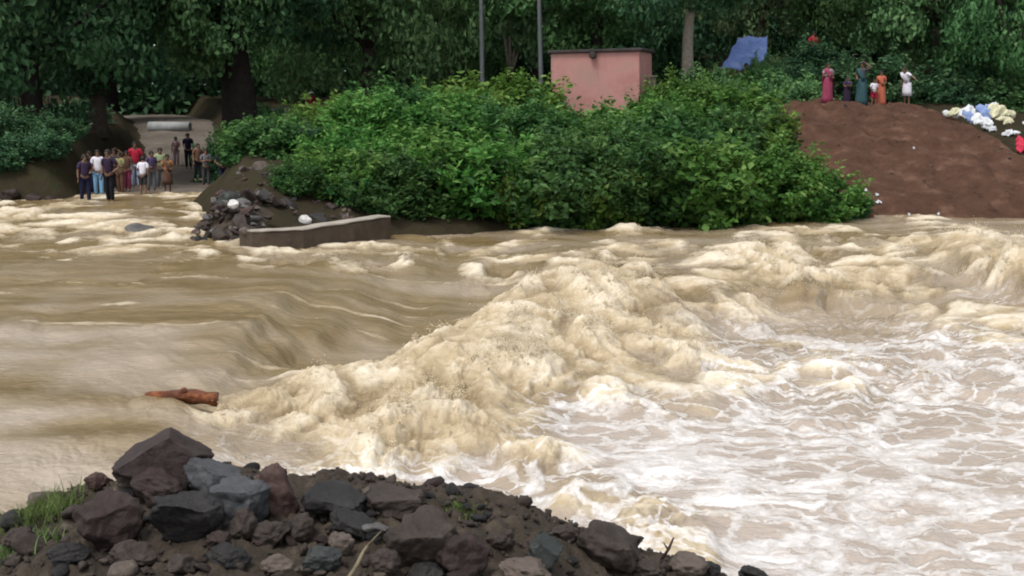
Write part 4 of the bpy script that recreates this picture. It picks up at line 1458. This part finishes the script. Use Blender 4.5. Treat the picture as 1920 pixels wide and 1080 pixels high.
# pipe by the road
pc = ond(318, 240, 70)
mb = MB()
n = 20
ro, ri, ln = .27, .215, 2.1
V, F = [], []
for x in (-ln / 2, ln / 2):
    for r_ in (ro, ri):
        for k in range(n):
            t = 6.28318 * k / n
            V.append((x, r_ * math.cos(t), r_ * math.sin(t)))
for k in range(n):
    k2 = (k + 1) % n
    F += [(k, 2 * n + k, 2 * n + k2, k2), (n + k, n + k2, 3 * n + k2, 3 * n + k), (k, k2, n + k2, n + k), (2 * n + k, 3 * n + k, 3 * n + k2, 2 * n + k2)]
mb.add(V, F)
pz_ = max(pc[2], top_z(pc[0], 70) + ro * .9)
o = mb.build('concrete_pipe', M['pipe'], None, loc=(pc[0], 70, pz_))
o.rotation_euler = (0, 0, R(-6))
tag(o, 'pale grey concrete pipe lying across the top of the dirt road', 'pipe')


def heap(name, label, px, py, D, wx, wy, hz_, mat, cat, seed):
    c = ond(px, py, D)
    v, f = ICO[4]
    v = v.copy() * (1 + .12 * perlin3(v * 3, seed) + .06 * perlin3(v * 9, seed + 1))[:, None]
    v = v * np.array([wx, wy, hz_])
    o = link(name, mesh_np(name, v, f), mat)
    o.location = (c[0], D, top_z(c[0], D))
    return tag(o, label, cat)


heap('gravel_heap', 'pale grey gravel heap on the bank right of the huge trunk', 535, 236, 63, 1.1, 1.0, .62, M['grey_heap'], 'gravel heap', 220)
heap('gravel_heap', 'grey gravel heap beside the road left of the huge trunk', 395, 250, 61, .75, .8, .75, M['grey_heap'], 'gravel heap', 221)

# ------------------------------------------------------------------ rubble at the end of the crossing
rs = np.random.RandomState(44)
rub = [rock_mesh(400 + i, 1, .9, .8, 9, .08, 2, .5) for i in range(7)]
rm = ['rock_brown', 'rock_maroon', 'rock_brown', 'rock_tan', 'rock_grey', 'rock_dark', 'rock_red']
for m_, k in zip(rub, rm):
    m_.materials.append(M[k])


def rub_z(x, y):
    # heap profile over the end of the crossing
    c = ond(440, 400, 33.3)
    a = 1.02 * np.exp(-(((x - c[0]) / 1.0) ** 2 + ((y - (c[1] + .9)) / 1.8) ** 2))
    c2 = ond(560, 400, 35.3)
    b = .45 * np.exp(-(((x - c2[0]) / 1.3) ** 2 + ((y - c2[1]) / 1.2) ** 2))
    return .35 + a + b


for i in range(280):
    if i < 175:
        px, D = rs.uniform(362, 505), rs.uniform(32.0, 36.0)
    else:
        px, D = rs.uniform(395, 660), rs.uniform(34.8, 38.0)
    x = (px - 960) / F_PX * D
    s = np.clip(.10 + rs.exponential(.09), 0, .42)
    o = link('rubble_stone', rub[i % 7])
    o.scale = (s * rs.uniform(.8, 1.5), s, s * rs.uniform(.6, 1.0))
    zz = max(float(rub_z(x, D)), float(gz(x, D)) - .02)
    o.location = (x, D, zz + .02)
    o.rotation_euler = (rs.uniform(-.7, .7), rs.uniform(-.7, .7), rs.uniform(0, 6))
    tag(o, 'dark rubble stone in the heap at the end of the flooded crossing', 'stone', 'rubble at the end of the crossing')
xg = np.linspace(-8.4, -3.6, 60)
yg = np.linspace(31.4, 38.5, 60)
X, Y = np.meshgrid(xg, yg)
Z = rub_z(X, Y) - .24 + .05 * perlin2(X * 3, Y * 3, 5)
er = np.minimum(np.minimum(X + 8.4, -3.6 - X), np.minimum(Y - 31.4, 38.5 - Y))
Z = Z - 1.2 * (1 - sstep(0, 1.0, er))
me = mesh_np('rubble_ground', np.stack([X.ravel(), Y.ravel(), Z.ravel()], 1), grid_faces(60, 60))
tag(link('rubble_ground', me, M['near']), 'dark earth under the rubble heap', kind='structure')

WR = [(437, 383, 32.9, .30, 'white block standing on top of the rubble heap', 7),
      (573, 413, 34.6, .34, 'white stone lying behind the concrete wall', 5),
      (460, 434, 31.2, .26, 'pale stone on the near corner of the concrete wall', 4),
      (432, 375, 34.0, .55, 'grey-green boulder at the back of the rubble heap', 5),
      (415, 442, 31.6, .42, 'brown stone at the waterline below the rubble heap', 5)]
for (px, py, D, s, lab, cu_) in WR:
    mt = 'rock_white' if 'white' in lab else ('rock_tan' if 'pale' in lab else ('rock_green' if 'green' in lab else 'rock_brown'))
    put_rock('stone', lab, px, py, s / D * F_PX, s * .75 / D * F_PX, M[mt], D, int(px), cu_, .06, (0, .1, .4), .9, 'stone', sub=3)
put_rock('river_rock', 'rounded grey rock awash in the rapids left of the rubble', 265, 441, 78, 44, M['rock_grey'], 33.8, 77, 3, .04, (0, 0, .2), .9, 'rock', sub=4)
for k, (px, py, s, lab) in enumerate([(20, 366, .6, 'dark stone at the waterline on the far left edge'), (62, 372, .45, 'smaller dark stone right of the one on the far left'), (95, 374, .35, 'smallest dark stone on the left waterline')]):
    put_rock('stone', lab, px, py, s / 43 * F_PX, s * .7 / 43 * F_PX, M['rock_maroon'], 43, 500 + k, 6, .08, (0, 0, .4), .9, 'stone', sub=3)

# half-sunk orange log in the current
lp = onz(340, 748, .44)
log = empty('log', (lp[0], lp[1], .452))
log.rotation_euler = (0, R(3), R(4))
tag(log, 'orange-brown log half sunk in the brown current', 'log')
L_ = 0.84
pts = [(L_ * (t - .5), .015 * math.sin(t * 5), .012 * math.sin(t * 3.0)) for t in np.linspace(0, 1, 14)]
rad = [.03, .05, .064, .072, .076, .079, .081, .082, .082, .081, .08, .08, .079, .076]
mb = MB()
mb.tube(pts, rad, 14, .9)
lo = mb.build('trunk', M['log'], log)
me = lo.data
co = np.empty(len(me.vertices) * 3, np.float32)
me.vertices.foreach_get('co', co)
co = co.reshape(-1, 3).astype(float)
co += (perlin3(co * np.array([5, 16, 16]), 8) * .035)[:, None] * np.array([.2, 1, 1])
me.vertices.foreach_set('co', co.astype(np.float32).ravel())
mb = MB()
mb.tube([(.0, 0, .05), (.03, -.01, .09), (.05, -.02, .105)], [.045, .038, .03], 9)
mb.build('branch_stub', M['log'], log)


# ------------------------------------------------------------------ sacks, cloths and litter
def sheet(name, label, px, py, D, wpx, hpx, mat, cat, seed, group=None, tilt=0.9):
    """slack crumpled plastic or cloth lying in folds on the slope"""
    c = ond(px, py, D)
    sc_ = D / F_PX
    r = np.random.RandomState(seed)
    nu, nv = 18, 14
    u, v = np.meshgrid(np.linspace(-1, 1, nu), np.linspace(-1, 1, nv))
    u = u.ravel()
    v = v.ravel()
    k = np.maximum(np.abs(u), np.abs(v))
    a = np.arctan2(v, u)
    rad = k * (0.85 + .22 * np.cos(2 * a + r.uniform(0, 6)) + .16 * np.cos(3 * a + r.uniform(0, 6)) + .12 * np.cos(5 * a + r.uniform(0, 6)))
    x = np.cos(a) * rad
    y = np.sin(a) * rad
    q = np.stack([x * 1.3, y * 1.3, 0 * x], 1)
    z = .55 * (1 - k ** 2) + .55 * (.5 - np.abs(perlin3(q * 1.6, seed)) * 2) + .3 * (.4 - np.abs(perlin3(q * 3.7, seed + 1)) * 2) + .12 * perlin3(q * 8, seed + 2)
    x = x + .12 * perlin3(q * 3, seed + 3)
    W, Hh = wpx * sc_, hpx * sc_
    V = np.stack([x * W * .5, y * Hh * .5 * math.cos(tilt) - z * Hh * .35 * math.sin(tilt) * .6, y * Hh * .5 * math.sin(tilt) + z * Hh * .4], 1)
    o = link(name, mesh_np(name, V, grid_faces(nv, nu)), mat)
    so = o.modifiers.new('thick', 'SOLIDIFY')
    so.thickness = 0.02
    o.location = (c[0], D - .1, c[2])
    o.rotation_euler = (0, 0, r.uniform(-.5, .5))
    return tag(o, label, cat, group)


M['c_white'] = cloth('plastic_white', (0.62, 0.64, 0.66), .35)
M['c_blue'] = cloth('plastic_blue', (0.22, 0.30, 0.52), .4)
M['c_cream'] = cloth('plastic_cream', (0.55, 0.53, 0.36), .3)
M['c_red'] = cloth('cloth_red', (0.55, 0.05, 0.09), .3)
sx0 = 50
SK = [(1800, 214, 42, 17, 'c_white', 'flat white sack at the left end of the sack heap', 50.5),
      (1826, 210, 40, 20, 'c_white', 'white sack second from the left in the heap', 50.3),
      (1848, 214, 38, 24, 'c_blue', 'blue-tinged sack in the middle of the heap', 50.0),
      (1873, 211, 44, 26, 'c_cream', 'cream sack at the right end of the heap', 50.0),
      (1836, 226, 34, 18, 'c_white', 'white sack sliding down below the blue-tinged one', 49.6),
      (1853, 238, 26, 14, 'c_white', 'small white bag at the bottom of the sack heap', 49.2),
      (1884, 225, 26, 12, 'c_cream', 'small cream bag below the cream sack', 49.4),
      (1893, 249, 22, 11, 'c_white', 'white scrap lying apart right of the sack heap', 48.8),
      (1788, 210, 24, 12, 'c_cream', 'small pale sack at the far left tip of the heap', 50.5),
      (1860, 205, 36, 20, 'c_white', 'white sack behind the blue-tinged one', 50.4),
      (1818, 220, 28, 16, 'c_blue', 'bluish sheet under the white sacks', 49.8)]
for i, (px, py, a, b2, mt, lab, D) in enumerate(SK):
    D2 = D
    # drop onto the slope: search the depth at which the ray meets the mound
    for dd in np.arange(43, 56, .05):
        q = ond(px, py + b2 * .4, dd)
        if q[2] <= top_z(q[0], dd):
            D2 = dd
            break
    sheet('sack', lab, px, py, D2, a * 1.3, b2 * 1.45, M[mt], 'sack', 600 + i, 'sacks on the mound')


def on_mound(px, py):
    for dd in np.arange(41.0, 60, .04):
        q = ond(px, py, dd)
        if q[2] <= top_z(q[0], dd):
            return q, dd
    q = ond(px, py, 53)
    return q, 53


q, dd = on_mound(1915, 285)
sheet('red_cloth', 'bright red cloth bundle on the slope at the right edge', 1914, 273, dd, 34, 32, M['c_red'], 'cloth', 640)
LT = [(1622, 356, 8, 'white scrap of litter at the mound foot, upper of three'), (1643, 364, 7, 'white scrap of litter at the mound foot, middle of three'), (1646, 378, 11, 'white scrap of litter at the mound foot, lowest of three'),
      (1712, 277, 5, 'single pale scrap high on the bare mound face'), (1703, 401, 6, 'pale scrap at the waterline under the mound'), (1758, 400, 6, 'pale scrap at the waterline further right under the mound'),
      (1918, 230, 8, 'white scrap at the right edge beyond the sacks')]
for i, (px, py, s, lab) in enumerate(LT):
    q, dd = on_mound(px, py)
    sheet('litter', lab, px, py, dd - .05, s, s * .8, M['c_white'], 'litter', 660 + i)
# stones on the mound
for i in range(46):
    x = rs.uniform(10, 18)
    y = rs.uniform(42.5, 52)
    if mz(x, y) < gz(x, y) - .1:
        continue
    s = rs.uniform(.04, .12)
    o = link('clod', small[[3, 0, 3, 5][i % 4]])
    o.scale = (s, s, s * .8)
    o.location = (x, y, float(mz(x, y)) + s * .15)
    o.rotation_euler = (rs.uniform(-.5, .5), rs.uniform(-.5, .5), rs.uniform(0, 6))
    tag(o, 'small pale stone lying on the bare mound slope', 'stone', 'stones on the mound slope')


# ------------------------------------------------------------------ people
def skin_mesh(verts, edges, radii, root=0, sub=1):
    me = bpy.data.meshes.new('sk')
    me.from_pydata(verts, edges, [])
    o = bpy.data.objects.new('sk', me)
    col.objects.link(o)
    md = o.modifiers.new('s', 'SKIN')
    md.use_smooth_shade = True
    for i, r_ in enumerate(radii):
        me.skin_vertices[0].data[i].radius = r_ if isinstance(r_, tuple) else (r_, r_)
        me.skin_vertices[0].data[i].use_root = (i == root)
    sb = o.modifiers.new('u', 'SUBSURF')
    sb.levels = sb.render_levels = sub
    dg = bpy.context.evaluated_depsgraph_get()
    m2 = bpy.data.meshes.new_from_object(o.evaluated_get(dg))
    bpy.data.objects.remove(o)
    bpy.data.meshes.remove(me)
    m2.polygons.foreach_set('use_smooth', np.ones(len(m2.polygons), dtype=bool))
    return m2


def join_into(me, mb):
    """append an MB's shapes to an existing mesh (kept as one mesh)"""
    V = [tuple(v.co) for v in me.vertices]
    F = [tuple(p.vertices) for p in me.polygons]
    b0 = len(V)
    V += mb.V
    F += [tuple(i + b0 for i in f) for f in mb.F]
    m2 = bpy.data.meshes.new('body')
    m2.from_pydata(V, [], F)
    m2.update()
    m2.polygons.foreach_set('use_smooth', np.ones(len(m2.polygons), dtype=bool))
    return m2


ARMS = {
    'down': ((.225, .02, 1.12), (.235, -.05, .88)),
    'hip': ((.33, .06, 1.14), (.17, -.08, 1.0)),
    'bend': ((.22, .03, 1.13), (.14, -.24, 1.08)),
    'head': ((.34, -.06, 1.50), (.14, -.10, 1.66)),
    'fold': ((.22, -.03, 1.14), (-.06, -.19, 1.2)),
    'out': ((.38, -.02, 1.24), (.56, -.10, 1.12)),
}


def person(label, x, y, z, h, face=0.0, top=None, bottom=None, style='trousers', arms=('down', 'down'), stride=.0, lean=0.0, headwear=None, group=None, sit=False):
    s = h / 1.72
    root = empty('person', (x, y, z), face)
    root.scale = (s, s, s)

    def ln(p):
        # lean the upper body forward about the hips
        px_, py_, pz_ = p
        if pz_ <= .92 or lean == 0:
            return (px_, py_, pz_)
        dz = pz_ - .92
        return (px_, py_ * math.cos(lean) - dz * math.sin(lean), .92 + dz * math.cos(lean) + py_ * 0)
    dn = -.42 if sit else 0.0
    Vv = [(0, 0, .93), (0, 0, 1.10), (0, .0, 1.28), (0, .01, 1.44), (0, 0, 1.51), (0, -.015, 1.58), (0, -.005, 1.66)]
    Rr = [(.13, .10), (.12, .095), (.15, .105), (.07, .065), (.052, .055), (.082, .095), (.075, .085)]
    E = [(0, 1), (1, 2), (2, 3), (3, 4), (4, 5), (5, 6)]
    Vv = [ln(p) for p in Vv]
    hands = []
    for sgn, am in ((1, arms[0]), (-1, arms[1])):
        e, wr = ARMS[am]
        b = len(Vv)
        Vv += [ln((sgn * .17, .0, 1.385)), ln((sgn * e[0], e[1], e[2])), ln((sgn * wr[0], wr[1], wr[2]))]
        Rr += [.062, .043, .029]
        E += [(3, b), (b, b + 1), (b + 1, b + 2)]
        hands.append((Vector(Vv[b + 1]), Vector(Vv[b + 2]), sgn))
    legs = {}
    for sgn in (1, -1):
        b = len(Vv)
        st = stride * sgn
        if sit:
            Vv += [(sgn * .09, 0, .88), (sgn * .13, -.40, .86), (sgn * .12, -.38, .50), (sgn * .12, -.50, .45)]
        else:
            Vv += [(sgn * .09, 0, .88), (sgn * .10, -.02 - st * .5, .49), (sgn * .105, .03 - st, .09), (sgn * .12, -.11 - st, .035)]
        Rr += [.09, .058, .040, (.04, .03)]
        E += [(0, b), (b, b + 1), (b + 1, b + 2), (b + 2, b + 3)]
        legs[sgn] = b
    me = skin_mesh(Vv, E, Rr)
    ex = MB()
    hd = Vector(Vv[5])
    hv, hf = ICO[2]
    # nose, ears, jaw
    ex.add([tuple(Vector((v[0] * .016, v[1] * .024 - .10, v[2] * .026 + .0)) + hd) for v in hv], [tuple(f) for f in hf])
    for sg in (1, -1):
        ex.add([tuple(Vector((v[0] * .014 + sg * .086, v[1] * .024 + .01, v[2] * .034)) + hd) for v in hv], [tuple(f) for f in hf])
    ex.add([tuple(Vector((v[0] * .052, v[1] * .055 - .032, v[2] * .05 - .06)) + hd) for v in hv], [tuple(f) for f in hf])
    # hands: a palm and five fingers
    for el, wr, sgn in hands:
        d = (wr - el).normalized()
        sd2 = Vector((0, 1, 0)) if abs(d.y) < .8 else Vector((1, 0, 0))
        sd2 = (sd2 - d * sd2.dot(d)).normalized()
        nn = d.cross(sd2)
        pm = wr + d * .05
        ex.add([tuple(pm + d * (v[2] * .052) + sd2 * (v[0] * .038) + nn * (v[1] * .016)) for v in hv], [tuple(f) for f in hf])
        for k, (o_f, L_f) in enumerate(((-.027, .062), (-.009, .074), (.010, .070), (.028, .055))):
            b0 = pm + d * .035 + sd2 * o_f
            ex.tube([b0, b0 + d * L_f * .55 + nn * .006 * sgn, b0 + d * L_f * .95 + nn * .022 * sgn], [.0095, .0085, .006], 6)
        b0 = wr + d * .02 - sd2 * .03
        ex.tube([b0, b0 + d * .03 - sd2 * .022, b0 + d * .062 - sd2 * .028], [.011, .0095, .007], 6)
    me = join_into(me, ex)
    me.materials.append(M['skin'])
    body = link('body', me, None, root)
    mb = MB()
    for sg in (1, -1):
        c = hd + Vector((sg * .033, -.088, .018))
        mb.add([tuple(c + Vector(v) * .011) for v in hv], [tuple(f) for f in hf])
    mb.build('eyes', M['eye'], body)
    # hair
    mb = MB()
    hv3, hf3 = ICO[3]
    V = []
    for v in hv3:
        k = 1.0
        q = Vector((v[0] * .094, v[1] * .108 + .014, v[2] * .10 + .032))
        if v[1] < -.25 and v[2] < .35:
            q.y = max(q.y, -.055)
        if v[2] < -.2:
            q.z = max(q.z, -.03 if v[1] < .2 else -.07)
        V.append(tuple(q + hd))
    mb.add(V, [tuple(f) for f in hf3])
    if style in ('sari',):
        mb.add([tuple(Vector((v[0] * .05, v[1] * .05 + .115, v[2] * .05 - .01)) + hd) for v in hv], [tuple(f) for f in hf])
    mb.build('hair', M['hair'], root)
    if headwear is not None:
        mb = MB()
        V = []
        for v in hv3:
            q = Vector((v[0] * .108, v[1] * .122 + .014, v[2] * .115 + .04))
            if v[2] < -.05:
                q.z = .035
            if v[1] < -.5 and v[2] < .2:
                q.y -= .03
            V.append(tuple(q + hd))
        mb.add(V, [tuple(f) for f in hf3])
        mb.build('headwear', headwear, root)
    # clothing
    if style in ('trousers', 'shorts', 'dhoti'):
        bv = [(0, 0, .985)]
        br = [(.155, .122)]
        be = []
        for sgn in (1, -1):
            b = len(bv)
            L4 = [Vector(p) for p in Vv[legs[sgn]:legs[sgn] + 4]]
            if style == 'shorts':
                bv += [tuple(L4[0]), tuple(L4[1] + Vector((0, 0, .03)))]
                br += [.112, .092]
                be += [(0, b), (b, b + 1)]
            else:
                bv += [tuple(L4[0]), tuple(L4[1]), tuple(L4[2] + Vector((0, 0, .03)))]
                br += [.108, .080, .068]
                be += [(0, b), (b, b + 1), (b + 1, b + 2)]
        m2 = skin_mesh(bv, be, br)
        link('trousers' if style != 'shorts' else 'shorts', m2, bottom, root)
        tv = [ln(p) for p in [(0, 0, .90), (0, 0, 1.08), (0, 0, 1.28), (0, .005, 1.42)]]
        tr_ = [(.165, .135), (.15, .122), (.178, .128), (.095, .08)]
        te = [(0, 1), (1, 2), (2, 3)]
        for sgn, am in ((1, arms[0]), (-1, arms[1])):
            e, wr = ARMS[am]
            b = len(tv)
            tv += [ln((sgn * .175, 0, 1.385)), ln((sgn * (.175 * .25 + e[0] * .75), e[1] * .75, 1.385 * .25 + e[2] * .75))]
            tr_ += [.078, .07]
            te += [(3, b), (b, b + 1)]
        m2 = skin_mesh(tv, te, tr_)
        link('shirt', m2, top, root)
    else:
        if style == 'sari':
            rg = [(.03, .25, .22, 0, .0), (.25, .235, .205, 0, 0), (.55, .21, .18, 0, 0), (.85, .20, .165, 0, 0), (1.0, .165, .135, 0, 0), (1.06, .15, .125, 0, 0)]
            mb = MB()
            mb.rings(rg, 36, .045, 9)
            mb.build('skirt', bottom, root)
        else:   # long tunic or wrap
            rg = [(.42, .22, .18, 0, .0), (.62, .205, .17, 0, 0), (.85, .195, .16, 0, 0), (1.0, .17, .14, 0, 0)]
            mb = MB()
            mb.rings(rg, 36, .03, 8)
            mb.build('skirt', bottom, root)
        tv = [ln(p) for p in [(0, 0, .98), (0, 0, 1.10), (0, 0, 1.28), (0, .005, 1.42)]]
        tr_ = [(.16, .13), (.145, .12), (.17, .128), (.09, .08)]
        te = [(0, 1), (1, 2), (2, 3)]
        for sgn, am in ((1, arms[0]), (-1, arms[1])):
            e, wr = ARMS[am]
            b = len(tv)
            tv += [ln((sgn * .175, 0, 1.385)), ln((sgn * (.175 * .3 + e[0] * .7), e[1] * .7, 1.385 * .3 + e[2] * .7))]
            tr_ += [.074, .06]
            te += [(3, b), (b, b + 1)]
        m2 = skin_mesh(tv, te, tr_)
        link('blouse', m2, top, root)
        # cloth end draped over the shoulder
        mb = MB()
        P_ = [ln(p) for p in [(.10, -.15, .98), (.05, -.165, 1.15), (-.06, -.16, 1.32), (-.13, -.06, 1.46), (-.13, .10, 1.40), (-.12, .16, 1.1), (-.11, .18, .75)]]
        V, F = [], []
        for i, q in enumerate(P_):
            for k in range(5):
                u = (k / 4 - .5)
                V.append((q[0] + u * .16, q[1] + .012 * math.cos(u * 9), q[2] + u * .05))
        F = [tuple(f) for f in grid_faces(len(P_), 5)]
        mb.add(V, F)
        dr = mb.build('shawl', bottom, root)
        sm2 = dr.modifiers.new('t', 'SOLIDIFY')
        sm2.thickness = .02
    tag(root, label, 'person', group)
    return root


CL = {
 'navy': (.018, .018, .045), 'purple': (.045, .03, .06), 'darkpurple': (.03, .02, .04), 'black': (.012, .012, .016), 'white': (.62, .60, .66),
 'lightblue': (.16, .33, .50), 'olive': (.22, .21, .10), 'red': (.50, .03, .06), 'paleblue': (.36, .42, .55), 'palegreen': (.33, .40, .22),
 'orange': (.42, .20, .10), 'brown': (.12, .065, .045), 'grey': (.13, .13, .14), 'darkgrey': (.05, .05, .055), 'maroon': (.24, .045, .085),
 'mauve': (.34, .22, .26), 'teal': (.035, .075, .085), 'violet': (.085, .06, .12), 'rust': (.40, .115, .07), 'tan': (.36, .26, .18), 'crimson': (.35, .02, .05), 'pink': (.34, .22, .24)}
CM = {k: cloth('cloth_' + k, v) for k, v in CL.items()}

LGp = 'onlookers at the flooded end of the road'


def place(px, pyfoot, pyhead, D=None, zoff=0.0, lo_=42.3, hi_=75):
    """feet on the ground seen at that spot; height from the head"""
    if D is None:
        D = 42.6
        for dd in np.arange(lo_, hi_, .05):
            q = ond(px, pyfoot, dd)
            zr = max(top_z(q[0], dd), float(road_z(dd)) if abs(q[0] - np.interp(dd, RDY, RDX)) < np.interp(dd, RDY, RDW) else -9)
            if q[2] <= zr:
                D = dd
                break
    q = ond(px, pyfoot, D)
    hgt = (pyfoot - pyhead) / F_PX * D
    return q[0], D, q[2] + zoff, hgt


def lp_(label, px, foot, head, top, bot, style='trousers', arms=('down', 'down'), face=0., D=None, **kw):
    x, y, z, hgt = place(px, foot, head, D)
    kw.setdefault('lean', (px * 7 % 13) / 13 * .22 - .04)
    kw.setdefault('stride', (px * 5 % 7) / 7 * .12)
    return person(label, x, y, z, hgt, face, CM[top] if top else None, CM[bot], style, arms, group=kw.pop('group', LGp), **kw)


lp_('person in a purple shirt and dark trousers at the left of the onlookers', 161, 383, 288, 'purple', 'navy', arms=('bend', 'down'), face=.5, stride=.08)
lp_('person in a white shirt and light blue trousers behind the leftmost onlooker', 186, 372, 280, 'white', 'lightblue', arms=('down', 'bend'), face=.2)
lp_('person in dark purple with feet at the water edge', 207, 383, 279, 'darkpurple', 'black', arms=('hip', 'down'), face=-.3, stride=.06)
lp_('person in an olive shirt behind the one in dark purple', 227, 368, 284, 'olive', 'brown', arms=('fold', 'fold'), face=-.5)
lp_('person in a bright red shirt and pale blue trousers', 256, 356, 264, 'red', 'paleblue', arms=('down', 'bend'), face=.2)
lp_('person in a white shirt and dark shorts in front of the red shirt', 269, 372, 292, 'white', 'darkgrey', style='shorts', arms=('bend', 'down'), face=3.0)
lp_('person in a pale green shirt behind the orange tunic', 302, 356, 276, 'palegreen', 'grey', arms=('down', 'fold'), face=.3)
lp_('person in a tan-orange tunic and brown wrap', 315, 364, 288, 'orange', 'brown', style='tunic', arms=('bend', 'bend'), face=.3)
lp_('person in a dark suit standing apart further up the road', 354, 318, 249, 'navy', 'black', arms=('down', 'bend'), face=.1)
lp_('person in a dull pink shirt far up the road', 331, 312, 256, 'pink', 'pink', arms=('fold', 'down'), face=0.)
lp_('person in grey standing in the shade at the right of the road', 387, 352, 278, 'grey', 'darkgrey', arms=('fold', 'fold'), face=.4, D=44.5)
lp_('person in dark navy in the deep shade above the rubble', 420, 356, 276, 'navy', 'navy', arms=('down', 'hip'), face=.5, D=43.5)
lp_('small person in dark trousers between olive and red shirts', 240, 360, 282, 'brown', 'maroon', arms=('down', 'down'), face=-.2)
lp_('person in pale violet between white shirt and green shirt', 285, 362, 282, 'violet', 'grey', arms=('down', 'bend'), face=.6)
lp_('person in dark brown between the grey one and the dark suit', 372, 340, 268, 'brown', 'black', arms=('hip', 'down'), face=.7, D=46.5)
lp_('person in black behind the leftmost purple shirt', 172, 366, 282, 'black', 'navy', arms=('fold', 'fold'), face=-.4)
lp_('person in dark grey with an arm raised behind the olive shirt', 216, 362, 278, 'darkgrey', 'black', arms=('head', 'down'), face=.3)
x, y, z, hgt = place(585, 240, 208, 64)
person('person in a dark red top and white cap sitting beyond the thicket', x, y, top_z(x, y) - .25, 1.55, .4, CM['crimson'], CM['darkgrey'], 'trousers', ('bend', 'bend'), sit=True, headwear=CM['white'])

MG = 'people on top of the mound'


def mp_(label, px, foot, head, top, bot, style='sari', arms=('bend', 'bend'), face=0., D=52.6, **kw):
    q = ond(px, foot, D)
    z = top_z(q[0], D) - .02
    hgt = (foot - head) / F_PX * D
    return person(label, q[0], D, z, hgt, face, CM[top], CM[bot], style, arms, group=MG, **kw)


mp_('woman-height person in a maroon sari at the left end of the mound top'.replace('woman-height ', ''), 1551, 189, 113, 'mauve', 'maroon', arms=('bend', 'fold'), face=.2, D=52.4)
mp_('person in dull violet behind, in the shade of the trees', 1588, 180, 126, 'violet', 'darkpurple', arms=('fold', 'fold'), face=.1, D=54.6)
mp_('tall person in dark teal left of the child', 1615, 198, 116, 'darkgrey', 'teal', arms=('head', 'bend'), face=-.5, D=52.2)
mp_('child in a white shirt and red shorts on the mound', 1638, 195, 141, 'white', 'crimson', style='shorts', arms=('down', 'bend'), face=.2, D=52.0)
mp_('person in an orange-red sari right of the child', 1651, 197, 131, 'rust', 'rust', arms=('bend', 'down'), face=-.3, D=52.3)
mp_('person wrapped in white bending forward on the mound', 1700, 186, 112, 'white', 'white', style='tunic', arms=('out', 'down'), face=-.9, D=52.8, lean=.35)
q = ond(1398, 170, 61)
person('person in dark clothes standing in front of the blue tarp', q[0], 61, top_z(q[0], 61), 1.66, .2, CM['darkgrey'], CM['brown'], 'trousers', ('hip', 'down'))
q = ond(1524, 128, 66)
person('person in a bright red top among the trees left of the mound', q[0], 66, ond(1524, 58, 66)[2] - 1.7, 1.7, .2, CM['red'], CM['black'], 'trousers', ('down', 'bend'))

bpy.context.view_layer.update()
